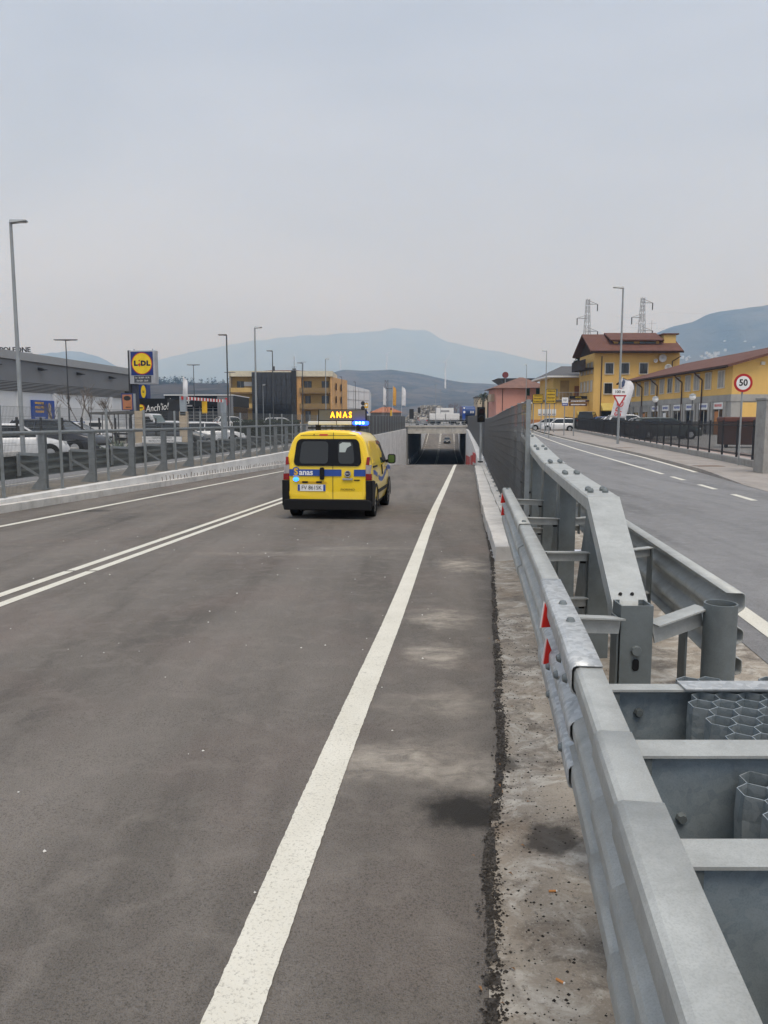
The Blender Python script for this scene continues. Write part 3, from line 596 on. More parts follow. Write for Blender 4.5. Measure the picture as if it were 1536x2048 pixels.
# ---------------------------------------------------------------- mesh fences on both sides of the cutting
def mesh_fence(name, fx, zb_, h, a, b_, step, label, wsp, m, mp_, posts=True, wr=.0025, wlen=.0025, hsp=.2, ph=None):
    t = thing(name, label, 'fence', (fx(a), a, zb_(a)))
    pm = MB().box(-.03, .03, -.02, .02, -.02, ph or h+.08).box(-.06, .06, -.06, .06, -.02, .01).build('post', mp_, t).data
    y = a; first = True; pan = []
    while y <= b_:
        L_ = Vector((fx(y), y, zb_(y)))
        if first: t.children[0].location = L_-t.location; first = False
        else: part_at('post', pm, t, L_)
        y += step
    y = a
    while y < b_-.01:
        b = MB(); y2 = min(b_, y+step); n = int((y2-y)/wsp)
        for i in range(n):
            p = y+(i+.5)*(y2-y)/n; x = fx(p)-.035; z = zb_(p)+.05
            b.box(x-wlen, x+wlen, p-wr, p+wr, z, z+h)
        k = int(h/hsp)
        for i in range(k+1):
            z = i*h/k; b.beam((fx(y)-.035, y, zb_(y)+.05+z), (fx(y2)-.035, y2, zb_(y2)+.05+z), .006, .005)
        o = b.build('mesh_panel', m, t, world=True, kind='stuff'); y += step
    return t
mesh_fence('mesh_fence', lambda y: R(y)+KL(y)-.36, WTL, 1.9, 11.6, 60, 2.37, 'thin wire mesh fence on posts along the left kerb', .05, GALM, GALP, wr=.002, wlen=.002, hsp=.2, ph=1.97)
mesh_fence('mesh_fence', lambda y: R(y)+KL(y)-.36, WTL, 1.95, 60.2, 124.6, 3.2, 'dark steel fence panels above the left wall near the underpass', .10, GALF, GALP, wr=.012, wlen=.02, hsp=.4)
mesh_fence('grating_fence', lambda y: R(y)+1.46, lambda y: max(WTR(y), ZR(y)+.2)-.02, 1.78, 10.4, 36, 1.6, 'tall dark grey steel grating fence right of the road', .085, GALF, GALP, wr=.0025, wlen=.0022, hsp=.13, ph=1.86)
mesh_fence('grating_fence', lambda y: R(y)+1.46, WTR, 1.95, 36, 124.6, 3.2, 'dark grey grating fence on top of the right retaining wall', .12, GALF, GALP, wr=.012, wlen=.022, hsp=.4)

# ================================================================== the yellow van
TLR = mat('tail_red', (.24, .008, .008), .2); TLC = mat('tail_clear', (.36, .33, .33), .2)
def van():
    Y0 = 14.55; X0 = -1.075
    t = thing('van', 'small yellow service van with lit message board and blue beacon driving away', 'van', (X0, Y0, ZR(Y0+.7)), -math.atan(.107))
    t.rotation_euler = (-.017, 0, -math.atan(.107))
    YP = paint('van_yellow', (.90, .62, .006), .3, .6)
    P = [(0, .22), (.70, .22), (.80, .27), (.845, .42), (.855, .62), (.85, .86), (.83, 1.02), (.78, 1.25), (.71, 1.48), (.655, 1.58), (.56, 1.66), (.37, 1.70), (0, 1.715)]
    lean = lambda z: .11*max(0, (z-1.0)/.7)
    def sx(z):
        for (x0, z0), (x1, z1) in zip(P[2:], P[3:]):
            if z0 <= z <= z1 and z1 > z0: return x0+(x1-x0)*(z-z0)/(z1-z0)
        return .85
    b = MB(); sts = [(0, .965, 1.665), (.03, .99, 1.7), (.09, 1, 1.712), (.4, 1, 1.715), (1.3, 1, 1.715), (2.1, 1, 1.705), (2.4, .995, 1.65), (2.7, .99, 1.42), (3.0, .985, 1.17), (3.15, .98, 1.09), (3.55, .94, .97), (3.78, .87, .82), (3.86, .8, .66)]
    n = len(P)
    for s_, wf, ht in sts:
        ring = []
        for x, z in P:
            zz = z if z < 1.0 and ht > 1.02 else (1.0+(z-1.0)*(ht-1.0)/.715 if z >= 1 else z)
            if ht < 1.0: zz = .22+(z-.22)*(ht-.22)/(1.715-.22) if z > .42 else z
            ring.append((x*wf, s_+lean(zz)*max(0, 1-s_/1.0), zz))
        b.v += [(-x, y, z) for x, y, z in ring[::-1]]+ring[1:]
    m = 2*n-1
    for i in range(len(sts)-1):
        for j in range(m):
            k = (j+1) % m; b.f.append((i*m+j, i*m+k, (i+1)*m+k, (i+1)*m+j)); b.m.append(0)
    for st in (0, len(sts)-1):
        for j in range(n-1):
            a, c = st*m+j, st*m+m-1-j
            a2, c2 = a+1, c-1
            f = (a, a2, c2, c) if a2 != c2 else (a, a2, c)
            b.f.append(f if st == 0 else f[::-1]); b.m.append(0)
    b.build('body', YP, t, smooth=32)
    def rp(x, z, d): return (x, lean(z)-d, z)
    def patch(name, poly, d0, d1, m_, par=t, bev=0):
        k = len(poly); bb = MB(); bb.v = [rp(x, z, d0) for x, z in poly]+[rp(x, z, d1) for x, z in poly]
        bb.f = [tuple(range(k, 2*k)), tuple(range(k-1, -1, -1))]+[(i, (i+1) % k, k+(i+1) % k, k+i) for i in range(k)]; bb.m = [0]*len(bb.f)
        return bb.build(name, m_, par, bevel=bev)
    def off(poly, cx, cz, tp=0): return [((cx+x)*(1-tp*(cz+z-1.03)), cz+z) for x, z in poly]
    # doors: two thin raised leaves with the seam between them
    D1 = [(-.70, .385), (.10, .385), (.10, 1.60), (-.54, 1.60), (-.61, 1.52), (-.69, 1.2), (-.73, .9), (-.73, .5), (-.71, .42)]
    D2 = [(.108, .385), (.68, .385), (.71, .42), (.73, .5), (.73, .9), (.69, 1.2), (.61, 1.52), (.54, 1.60), (.108, 1.60)]
    pd1 = patch('rear_door', [p for p in D1 if p[1] <= 1.0 or 1], -.02, .012, YP)
    pd2 = patch('rear_door', D2, -.02, .012, YP)
    win = patch('rear_window', off(rrect(1.32, .51, .1, 5), 0, 1.285, .2), .0, .02, mat('window_frit', (.004, .004, .005), .2, var=0))
    patch('pane', off(rrect(.56, .42, .07, 4), -.27, 1.285, .2), .02, .0215, glassy('van_glass', (.02, .022, .022), .12), win)
    patch('pane', off(rrect(.31, .42, .07, 4), .37, 1.285, .2), .02, .0215, MC['van_glass'], win)
    patch('glare', [(.225, 1.44), (.28, 1.475), (.43, 1.47), (.45, 1.42), (.37, 1.37), (.34, 1.29), (.225, 1.29)], .0218, .0222, mat('painted_glare', (.42, .47, .45), .3), win)  # whitish reflection in the right pane, painted as a pale patch
    st = patch('blue_stripe', [(-.73, .84), (.16+.05, .84), (.21, .965), (-.73, .965)], .012, .0145, BLUE); st = patch('blue_stripe', [(.21, .84), (.27, .84), (.27, .965), (.21, .965)], .012, .0144, BLUE)
    patch('blue_stripe', [(.51, .84), (.73, .84), (.73, .965), (.51, .965)], .012, .0145, BLUE)
    text('lettering', 'anas', .155, WHITE, t, (-.41, -.0155, .905), FRONT, .003, bold=.004)
    sh = patch('emblem', off(rrect(.125, .185, .05, 4), -.605, .915), .0147, .018, BLUE)
    text('letter', 'S', .17, YEL, sh, (-.605, -.0195, .915), FRONT, .003, bold=.006); patch('emblem_rim', [(-.66, .832), (-.55, .832), (-.545, .842), (-.665, .842)], .018, .0185, WHITE, sh)
    patch('handle', off(rrect(.085, .235, .03, 3), -.10, .885), .012, .045, BLACK, bev=.008)
    bd = MB(); bd.ext(circ(.062, 24), (.39, -.0125, .885), (1, 0, 0), (0, 0, 1), (0, -.012, 0)); bdo = bd.build('badge', CHROME, t)
    bd = MB(); bd.ext(circ(.047, 20), (.39, -.0246, .885), (1, 0, 0), (0, 0, 1), (0, -.002, 0)); bd.build('badge_face', mat('badge_dark', (.03, .03, .05), .3), bdo)
    text('lettering', 'FIAT', .04, WHITE, bdo, (.39, -.0275, .885), FRONT, .001)
    patch('chrome_bar', off(rrect(.2, .035, .01, 2), .39, .785), .012, .035, CHROME)
    patch('model_tag', off(rrect(.11, .022, .005, 2), .565, .765), .012, .015, BLACK)
    text('lettering', 'FIORINO', .055, DARK, t, (.39, -.0135, .585), FRONT, .002, sx=1.25)
    pl = patch('number_plate', off(rrect(.54, .125, .01, 2), -.305, .615), .012, .02, WHITE)
    patch('plate_band', [(-.573, .555), (-.53, .555), (-.53, .675), (-.573, .675)], .02, .0206, BLUE, pl); patch('plate_band', [(-.08, .555), (-.037, .555), (-.037, .675), (-.08, .675)], .02, .0206, BLUE, pl)
    text('lettering', 'FV 861SK', .108, BLACK, pl, (-.305, -.0215, .613), FRONT, .002, sx=.92)
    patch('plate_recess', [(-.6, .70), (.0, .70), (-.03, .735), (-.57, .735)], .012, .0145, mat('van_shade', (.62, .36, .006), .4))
    for x in (-.43, -.16): patch('plate_lamp', off(rrect(.11, .035, .01, 2), x, .722), .0145, .03, BLACK)
    patch('brake_lamp', off(rrect(.16, .032, .01, 2), -.085, 1.615), -.01, .016, RED); patch('washer', off(rrect(.018, .03, .005, 2), -.27, 1.617), -.01, .015, BLACK)
    for s_ in (-1, 1):
        for z0, z1, m_ in ((1.055, 1.2, TLR), (.885, 1.052, TLC), (.765, .882, TLR)):
            q = lambda z: (sx(z)*.975)
            pl_ = [(s_*.735, z0), (s_*q(z0), z0), (s_*q(z1), z1), (s_*(.735 if z1 < 1.1 else .755), z1)]
            patch('tail_lamp', pl_ if s_ > 0 else pl_[::-1], -.05, .03, m_, bev=.006)
            bb = MB(); bb.ext([(-.03, z0), (.13 if z1 < 1.06 else .13, z0), (.14 if z1 < 1.1 else .17, z1), (-.03+lean(z1), z1)], (s_*(sx((z0+z1)/2)-.034), 0, 0), (0, 1, 0), (0, 0, 1), (s_*.03, 0, 0)); bb.build('lamp_side', m_, t)
        cp = [(s_*.735, .40), (s_*.868, .30), (s_*.868, .755), (s_*.74, .755), (s_*.742, .6)]
        patch('bumper_corner', cp if s_ > 0 else cp[::-1], -.02, .045, BLACK, bev=.012)
        bb = MB(); bb.ext([(-.045, .28), (.33, .28), (.36, .5), (.45, .62), (.40, .72), (.12, .755), (-.045, .755)], (s_*.845, 0, 0), (0, 1, 0), (0, 0, 1), (s_*.024, 0, 0)); bb.build('bumper_side', BLACK, t)
        for zz in (.5, 1.12): bb = MB(); bb.box(s_*.742-.012, s_*.742+.012, -.018+lean(zz), .02, zz-.045, zz+.045); bb.build('hinge', YP, t)
    patch('bumper', [(-.84, .19), (.84, .19), (.868, .34), (.80, .40), (-.80, .40), (-.868, .34)], -.06, .065, BLACK, bev=.02)
    MB().box(-.74, .74, .1, 3.5, .17, .24).build('underbody', BLACK, t)
    b = MB(); b.cyl((-.45, -.03, .2), (-.45, .35, .2), .03, .03, 10); b.build('exhaust', DARK, t)
    # wheels
    for s_ in (-1, 1):
        for y in (.68, 3.19):
            bb = MB(); pr = [(.085, .21), (.1, .25), (.095, .29), (.07, .302), (-.07, .302), (-.095, .29), (-.1, .25), (-.085, .21)]; N_ = 28
            for i in range(N_):
                a = 2*math.pi*i/N_; bb.v += [(s_*.745+s_*x, y+r_*math.cos(a), .302+r_*math.sin(a)) for x, r_ in pr]
            for i in range(N_):
                for j in range(len(pr)-1): bb.f.append((i*8+j, i*8+j+1, ((i+1) % N_)*8+j+1, ((i+1) % N_)*8+j)); bb.m.append(0)
            w = bb.build('wheel', RUB, t, smooth=40)
            bb = MB(); bb.cyl((s_*.76, y, .302), (s_*.825, y, .302), .215, .2, 22); bb.cyl((s_*.66, y, .302), (s_*.70, y, .302), .21, .21, 18); bb.build('rim', mat('wheel_cover', (.42, .43, .44), .35, .6), w)
            for i in range(8): a = 2*math.pi*i/8; bb = MB(); bb.cyl((s_*.822, y+.13*math.cos(a), .302+.13*math.sin(a)), (s_*.829, y+.13*math.cos(a), .302+.13*math.sin(a)), .03, .03, 8); bb.build('vent', BLACK, w)
            bb = MB(); pts = [(y+.37*math.cos(rad(a)), .302+.37*math.sin(rad(a))) for a in range(-10, 191, 12)]+[(y+.30*math.cos(rad(a)), .302+.30*math.sin(rad(a))) for a in range(190, -11, -12)]
            k = len(pts)//2
            for i in range(k-1): bb.ext([pts[i], pts[i+1], pts[-2-i], pts[-1-i]], (s_*.848, 0, 0), (0, 1, 0), (0, 0, 1), (s_*.014, 0, 0))
            bb.build('wheel_arch', BLACK, t)
        # side glass, stripe, rub strip, mirror, handle
        def side(name, poly, e0, e1, m_):
            k = len(poly); bb = MB(); bb.v = [(s_*(sx(z)+e), y, z) for e in (e0, e1) for y, z in poly]
            bb.f = [tuple(range(k, 2*k)), tuple(range(k-1, -1, -1))]+[(i, (i+1) % k, k+(i+1) % k, k+i) for i in range(k)]; bb.m = [0]*len(bb.f); return bb.build(name, m_, t)
        side('side_window', [(1.72, 1.03), (2.78, 1.03), (2.72, 1.1), (2.42, 1.45), (2.25, 1.5), (1.78, 1.5)], -.01, .006, CARG)
        side('side_panel', [(.42, 1.07), (1.5, 1.07), (1.58, 1.15), (1.58, 1.42), (1.5, 1.5), (.62, 1.5), (.5, 1.42)], -.006, .007, YP)
        for i in range(16):
            y0, y1 = .3+i*.2, .3+(i+1)*.2; f = lambda y: .80+.10*math.cos((y-.3)*2.3)
            if i % 16 in (3, 11): continue
            side('side_stripe', [(y0, f(y0)-.045), (y1, f(y1)-.045), (y1, f(y1)+.045), (y0, f(y0)+.045)], -.004, .004, mat('stripe_blue', (.03, .08, .3), .4))
        side('rub_strip', [(1.06, .45), (2.75, .45), (2.75, .52), (1.06, .52)], -.01, .014, BLACK)
        side('door_track', [(.3, .985), (1.0, .985), (1.0, 1.02), (.3, 1.02)], -.01, .012, BLACK)
        side('door_handle', [(1.70, .80), (1.80, .80), (1.80, 1.0), (1.70, 1.0)], -.01, .02, BLACK)
        bb = MB(); bb.ext(rrect(.17, .21, .05, 4), (s_*.965, 2.62, 1.09), (1, 0, 0), (0, 0, 1), (0, .12, 0)); bb.beam((s_*.83, 2.7, 1.03), (s_*.92, 2.68, 1.05), .08, .07); mr = bb.build('mirror', BLACK, t, bevel=.02)
        bb = MB(); bb.ext(rrect(.135, .165, .04, 4), (s_*.965, 2.619, 1.09), (1, 0, 0), (0, 0, 1), (0, -.003, 0)); bb.build('mirror_glass', glassy('mirror_green_reflection', (.06, .12, .02), .1), mr)  # green reflection painted into the mirror glass colour
    b = MB(); b.v = [(-.6, 2.47, 1.6), (.6, 2.47, 1.6), (.72, 3.02, 1.19), (-.72, 3.02, 1.19)]; b.f = [(0, 3, 2, 1)]; b.m = [0]; o = b.build('windscreen', CARG, t, solid=.012)
    # roof bar, beacon and message board
    bar = MB(); bar.ext(rrect(.93, .075, .03, 3), (-.15, 1.16, 1.855), (1, 0, 0), (0, 0, 1), (0, .24, 0)); bo = bar.build('light_bar', mat('bar_lens', (.62, .63, .62), .3), t, bevel=.012)
    for x in (-.39, -.02, .3): MB().box(x-.006, x+.006, 1.157, 1.40, 1.815, 1.895).build('bar_seam', BLACK, bo)
    BL = emis('beacon_blue', (.01, .06, 1.0), 3.2); BLC = emis('beacon_core', (.22, .5, 1.0), 5.0)
    b = MB(); b.ext(rrect(.30, .078, .03, 3), (.465, 1.155, 1.856), (1, 0, 0), (0, 0, 1), (0, .245, 0)); bq = b.build('beacon', BL, t, bevel=.012)
    for x in (.39, .46, .53): MB().box(x-.022, x+.022, 1.15, 1.156, 1.835, 1.88).build('beacon_lamp', BLC, bq)
    for x in (-.42, .42): MB().box(x-.03, x+.03, 1.15, 1.42, 1.70, 1.82).build('bar_foot', BLACK, t)
    b = MB(); b.box(-.62, .62, 1.2, 1.36, 1.74, 1.775); b.build('roof_rail', DARK, t)
    bd = MB(); bd.box(-.42, .58, 1.27, 1.36, 1.895, 2.135); bo = bd.build('message_board', BLACK, t, bevel=.008)
    MB().box(-.40, .56, 1.266, 1.271, 1.912, 2.12).build('board_face', mat('board_grey', (.12, .115, .095), .5), bo)
    text('lettering', 'A N A S', .165, emis('led_amber', (1.0, .30, .01), 3.2), bo, (.06, 1.262, 2.018), FRONT, .004, bold=.004, sx=.78)
    MB().sph((-.605, -.02, .775), .055, .03, .04, 14, 8).build('flash_lamp', emis('flash_blue', (.02, .16, 1.0), 2.4), t, smooth=60)
    for q in ([(-.742, .42), (-.734, .42), (-.734, .76), (-.742, .76)], [(.734, .42), (.742, .42), (.742, .76), (.734, .76)], [(-.53, 1.603), (.53, 1.603), (.53, 1.611), (-.53, 1.611)], [(-.70, .376), (.70, .376), (.70, .384), (-.70, .384)], [(.1, .40), (.108, .40), (.108, 1.03), (.1, 1.03)], [(.1, 1.54), (.108, 1.54), (.108, 1.66), (.1, 1.66)]): patch('door_seam', q, -.02, .0126, DARK)
    b = MB(); b.cyl((.0, .55, 1.70), (-.0, .5, 1.79), .008, .004, 6); b.build('aerial', BLACK, t)
van()

# ================================================================== parked and passing cars
def car(label, loc, rz, m, kind='hatch', group=None, name='car'):
    K = dict(hatch=(4.0, .86, 1.48, .93, .03, .10, .56, .74), suv=(4.5, .92, 1.66, 1.08, .03, .12, .56, .75), sedan=(4.5, .88, 1.42, .92, .12, .24, .58, .74), van=(4.8, .95, 1.95, 1.12, .02, .05, .66, .82), wagon=(4.6, .88, 1.47, .93, .02, .08, .56, .74))[kind]
    L, w, H, be, rb, rt, ft, fb = K
    t = thing(name, label, 'car' if kind != 'van' else 'van', loc, rz, group)
    ht = spl([(0, be-.22), (.015, be-.04), (.06, be), (.5, be+.02), (fb, be+.03), (.9, be-.12), (.97, be-.2), (1, be-.36)]); wf = spl([(0, .84), (.03, .94), (.12, 1), (.8, 1), (.93, .95), (1, .78)])
    b = MB(); S_ = [0, .012, .04, .1, .2, .35, .5, .65, .75, .85, .93, .975, 1]
    for s_ in S_:
        z = ht(s_); x = w*wf(s_); y = (s_-.5)*L
        hp = [(0, .2), (x*.8, .2), (x*.95, .27), (x, .45), (x, .45+(z-.45)*.5), (x*.97, z-.06), (x*.9, z), (x*.5, z+.02), (0, z+.025)]
        b.v += [(-a, y, c) for a, c in hp[::-1]]+[(a, y, c) for a, c in hp[1:]]
    n = 17
    for i in range(len(S_)-1):
        for j in range(n): k = (j+1) % n; b.f.append((i*n+j, i*n+k, (i+1)*n+k, (i+1)*n+j)); b.m.append(0)
    b.f += [tuple(range(n-1, -1, -1)), tuple(range((len(S_)-1)*n, len(S_)*n))]; b.m += [0, 0]
    b.build('body', m, t, smooth=40)
    Y = lambda f: (f-.5)*L
    wb, wt_ = w*.89, w*.70; z0 = be-.0; z1 = H-.04
    g = MB(); ys = [(Y(rb), Y(rt)), (Y(.32), Y(.32)), (Y(fb), Y(ft))]
    q = [(-wb, Y(rb), z0), (wb, Y(rb), z0), (wb, Y(fb), z0), (-wb, Y(fb), z0), (-wt_, Y(rt), z1), (wt_, Y(rt), z1), (wt_, Y(ft), z1), (-wt_, Y(ft), z1)]
    g.hexa(q); g.build('windows', CARG, t)
    r_ = MB(); yb = [Y(rt)-.06, Y(rt)+.1, Y((rt+ft)/2), Y(ft)-.15, Y(ft)+.06]; zz = [z1-.02, z1+.03, H+.0, z1+.03, z1-.02]
    for y, z in zip(yb, zz): r_.v += [(-wt_-.03, y, z-.05), (-wt_*.95, y, z), (0, y, z+.025), (wt_*.95, y, z), (wt_+.03, y, z-.05)]
    for i in range(4):
        for j in range(4): r_.f.append((i*5+j, i*5+j+1, i*5+j+6, i*5+j+5)); r_.m.append(0)
    r_.build('roof', m, t, smooth=50, solid=.03)
    for s_ in (-1, 1):
        for (ya, yb_), wd in (((Y(rb), Y(rt)), .13), ((Y(.36), Y(.36)), .07), ((Y(fb), Y(ft)), .07)):
            MB().beam((s_*(wb+.005), ya, z0), (s_*(wt_+.012), yb_, z1), wd, .03, up=(s_, 0, .3)).build('pillar', m, t)
        for f in (.19, .81):
            y = Y(f); R_ = .315 if kind != 'suv' else .36
            ww = MB().cyl((s_*(w-.2), y, R_), (s_*(w+.005), y, R_), R_, R_*.97, 18).build('wheel', RUB, t, smooth=40)
            MB().cyl((s_*(w-.02), y, R_), (s_*(w+.012), y, R_), R_*.64, R_*.6, 14).build('rim', mat('alloy', (.5, .51, .52), .35, .7), ww)
            aw = MB().cyl((s_*(w-.22), y, R_+.02), (s_*(w+.001), y, R_+.02), R_+.055, R_+.055, 20); aw.build('wheel_arch', BLACK, t)
        MB().box(s_*(w*.68)-.17, s_*(w*.68)+.17, Y(.945), Y(.975), be-.27, be-.15).build('headlight', LAMPG, t, bevel=.02)
        MB().box(s_*(w*.80)-.1, s_*(w*.80)+.1, Y(0)-.01, Y(.03), be-.2, be-.02).build('tail_light', RED, t, bevel=.02)
        MB().box(s_*(w+.08)-.09, s_*(w+.08)+.09, Y(fb)-.2, Y(fb)-.1, be-.02, be+.13).build('mirror', m, t, bevel=.02)
    MB().box(-w*.4, w*.4, Y(1)-.03, Y(1)+.015, .42, .58).build('grille', BLACK, t)
    MB().box(-.26, .26, Y(0)-.03, Y(0)+.01, .5, .61).build('number_plate', WHITE, t)
    MB().box(-.26, .26, Y(1)+.0, Y(1)+.02, .36, .47).build('number_plate', WHITE, t)
    return t
def at(px, py, Y):
    u = (px-768)/1536; v = (1024-py)/1536; p = math.atan(182/1536); a = Y/(math.cos(p)+v*math.sin(p))
    return u*a, Y, 1.6+(v*math.cos(p)-math.sin(p))*a
def gx(px, Y, up=0): x = at(px, 842, Y)[0]; return (x, Y, GZ(Y)+up)
CW = paint('car_white', (.72, .73, .74)); CB = paint('car_black', (.012, .014, .022)); CR = paint('car_red', (.35, .015, .015)); CG = paint('car_grey', (.20, .21, .23)); CS = paint('car_silver', (.45, .47, .49)); CBL = paint('car_blue', (.03, .07, .2)); CD = paint('car_dark', (.035, .04, .045))
g1 = 'cars parked in the left-hand car park'
car('white car nose towards the road in front of the black car, far left', gx(26, 31), rad(-62), CW, 'hatch', g1)
car('black car with silver spoked wheels behind the white car at far left', gx(112, 36), rad(-98), CB, 'suv', g1)
car('red car half hidden behind the black car in the left car park', gx(95, 47), rad(-120), CR, 'hatch', g1)
car('white car behind the thin mast with twin lamps in the left car park', gx(150, 50), rad(-90), CW, 'wagon', g1)
car('dark blue car between the white cars under the blue wall poster', gx(172, 56), rad(-80), CBL, 'hatch', g1)
car('white car parked beside the end of the flatbed truck', gx(205, 60), rad(-95), CW, 'hatch', g1)
car('white car with yellow roof sign at the foot of the black entrance wall', gx(352, 60), rad(-100), CW, 'hatch', g1)
car('white car behind the stone pillar under the striped height barrier', gx(372, 50), rad(-95), CW, 'wagon', g1)
car('grey car behind the low white wall under the striped barrier', gx(404, 56), rad(-85), CG, 'hatch', g1)
car('white car just left of the right post of the striped barrier', gx(428, 50), rad(-80), CW, 'hatch', g1)
car('dark car behind the white banner, near the truck cab', gx(350, 46), rad(-95), CD, 'hatch', g1)
car('white car in front of the yellow office block, behind the hedge', gx(566, 96), rad(-90), CW, 'wagon', 'cars near the yellow office block')
car('white car at the right of the dark curtain wall of the office block', gx(466, 92), rad(-60), CW, 'suv', 'cars near the yellow office block')
g2 = 'cars parked in the right-hand car park'
car('white small car nearest the road, side on, where the dark fence begins', gx(1117, 89), rad(80), CW, 'hatch', g2)
car('silver people carrier behind the small white car, in front of the poster wall', gx(1096, 93), rad(75), CS, 'wagon', g2)
car('dark grey minibus behind the dark fence', gx(1176, 86, .3), rad(-22), CD, 'van', g2)
car('blue car behind the dark fence, beside the dark minibus', gx(1214, 83, .3), rad(-95), CBL, 'sedan', g2)
car('white car behind the dark fence left of the white feather flag pole', gx(1234, 76, .3), rad(-95), CW, 'sedan', g2)
car('white car behind the fence, right of the tall lamp post with the yield sign', gx(1261, 68, .3), rad(-93), CW, 'suv', g2)
car('white car behind the fence, below the lamp globes of the shop row', gx(1298, 62, .3), rad(-92), CW, 'sedan', g2)
car('dark green estate car parked close behind the dark fence', gx(1332, 54, .3), rad(-90), paint('car_green', (.02, .035, .03)), 'wagon', g2)
Yc = 206; car('dark car coming up out of the underpass on the far ramp', (R(Yc)-1.9, Yc, ZR(Yc)), rad(175), CD, 'hatch')
car('grey car on the roundabout above the underpass', (at(843, 842, 140)[0], 140, .87), rad(5), CG, 'hatch')

# flatbed truck in the left car park
def truck():
    x, y, z = gx(243, 54); t = thing('flatbed_truck', 'white flatbed truck with cab to the right, behind the left fence', 'truck', (x, y, z), rad(-96))
    MB().box(-1, 1, -2.6, 1.0, .62, .72).build('bed', DARK, t)
    for s_ in (-1, 1): MB().box(s_*1.0-.02, s_*1.0+.02, -2.6, 1.0, .74, 1.14).build('side_board', WHITE, t)
    MB().box(-1, 1, -2.62, -2.58, .74, 1.14).build('tail_board', WHITE, t); MB().box(-.9, .9, 1.02, 1.1, .7, 1.9).build('head_board', DARK, t)
    b = MB(); b.ext([(1.15, .45), (3.1, .45), (3.15, .9), (3.0, 1.15), (2.55, 1.98), (2.4, 2.05), (1.3, 2.05), (1.15, 1.9)], (-.93, 0, 0), (0, 1, 0), (0, 0, 1), (1.86, 0, 0)); b.build('cab', CW, t, bevel=.05)
    for s_ in (-1, 1):
        b = MB(); b.ext([(1.4, 1.2), (2.75, 1.2), (2.4, 1.85), (1.4, 1.85)], (s_*.932, 0, 0), (0, 1, 0), (0, 0, 1), (s_*.01, 0, 0)); b.build('side_window', CARG, t)
        MB().box(s_*1.1-.08, s_*1.1+.08, 2.6, 2.7, 1.25, 1.6).build('mirror', BLACK, t)
        for yy in (-1.5, 2.2): w = MB().cyl((s_*.7, yy, .36), (s_*.95, yy, .36), .36, .36, 16).build('wheel', RUB, t, smooth=40); MB().cyl((s_*.93, yy, .36), (s_*.96, yy, .36), .2, .18, 12).build('rim', CW, w)
    MB().add([(-.82, 3.03, 1.18), (.82, 3.03, 1.18), (.76, 2.6, 1.95), (-.76, 2.6, 1.95)], [(0, 1, 2, 3)]).build('windscreen', glassy('screen', (.08, .12, .11), .1), t, solid=.02)
    MB().box(-.95, .95, -2.2, -.3, .95, 1.55).build('load_box', WHITE, t, bevel=.03); MB().box(.9, .956, -1.9, -1.0, 1.1, 1.42).build('load_window', GLASS, t)
truck()

# ================================================================== lamp posts
LG = mat('lamp_grey', (.30, .32, .33), .5, .3); LD = mat('lamp_dark', (.05, .055, .06), .5)
def lamp(label, loc, h, arm_, m, r=.07, double=False, group='street lamp posts', face=0):
    t = thing('street_lamp', label, 'street lamp', loc, face, group)
    MB().cyl((0, 0, -.1), (0, 0, h), r, r*.6, 12).build('pole', m, t, smooth=50); MB().box(-.16, .16, -.16, .16, 0, .03).build('base_plate', m, t)
    for s_ in ((-1, 1) if double else (1 if arm_ > 0 else -1,)):
        a = abs(arm_); b = MB(); b.hexa([(0, -.13, h-.06), (s_*a, -.13, h-.0), (s_*a, .13, h-.0), (0, .13, h-.06), (0, -.08, h+.05), (s_*a, -.1, h+.045), (s_*a, .1, h+.045), (0, .08, h+.05)]) if s_ > 0 else b.hexa([(-a, -.13, h-.0), (0, -.13, h-.06), (0, .13, h-.06), (-a, .13, h-.0), (-a, -.1, h+.045), (0, -.08, h+.05), (0, .08, h+.05), (-a, .1, h+.045)])
        hd = b.build('lamp_head', m, t); x0, x1 = sorted((s_*a*.35, s_*a*.95)); MB().box(x0, x1, -.1, .1, h-.035, h-.031).build('lens', LAMPG, hd)
def lampat(label, px, top, Y, arm_, m, **k):
    x, _, z = gx(px, Y); h = at(px, top, Y)[2]-z; lamp(label, (x, Y, z), h, arm_, m, **k)
lampat('tall pale grey lamp post at the far left edge', 43, 443, 27.5, .55, LG, r=.085)
lampat('dark twin-armed lamp post in front of the long grey and white store', 139, 680, 58, .85, LD, r=.06, double=True)
lampat('dark lamp post right of the striped barrier, arm pointing left', 457, 670, 52, -.55, LD)
lampat('tall pale lamp post in front of the dark glazed stairwell', 513, 655, 46, .42, LG)
lampat('dark lamp post rising above the office roof, arm pointing left', 547, 702, 75, -.55, LD)
lampat('dark lamp post at the right wing of the office block, arm left', 606, 726, 85, -.55, LD)
lampat('thin pale lamp post at the right wing of the office block, arm right', 652, 718, 92, .45, LG)
lampat('dark twin-armed lamp post between the shop canopy and the hill', 390, 730, 80, .65, LD, r=.05, double=True)
lampat('thin twin-armed lamp post at the left corner of the office block', 462, 745, 100, .7, LD, r=.05, double=True)
lampat('short dark lamp post before the pale warehouse, left one', 684, 754, 105, -.3, LD, r=.05)
lampat('short dark lamp post before the pale warehouse, right one', 711, 764, 115, -.3, LD, r=.05)
lampat('small pale lamp in front of the dark glazed stairwell', 527, 770, 90, .3, LG, r=.04)
lampat('tall lamp post before the big yellow building, arm pointing left', 1237, 575, 49.6, -.62, LG, r=.085)
lampat('lamp post above the yellow direction boards, arm pointing left', 1090, 702, 78, -.45, LG, r=.06)
lampat('thin lamp post in front of the pink house', 1051, 730, 112, -.3, LG, r=.06)
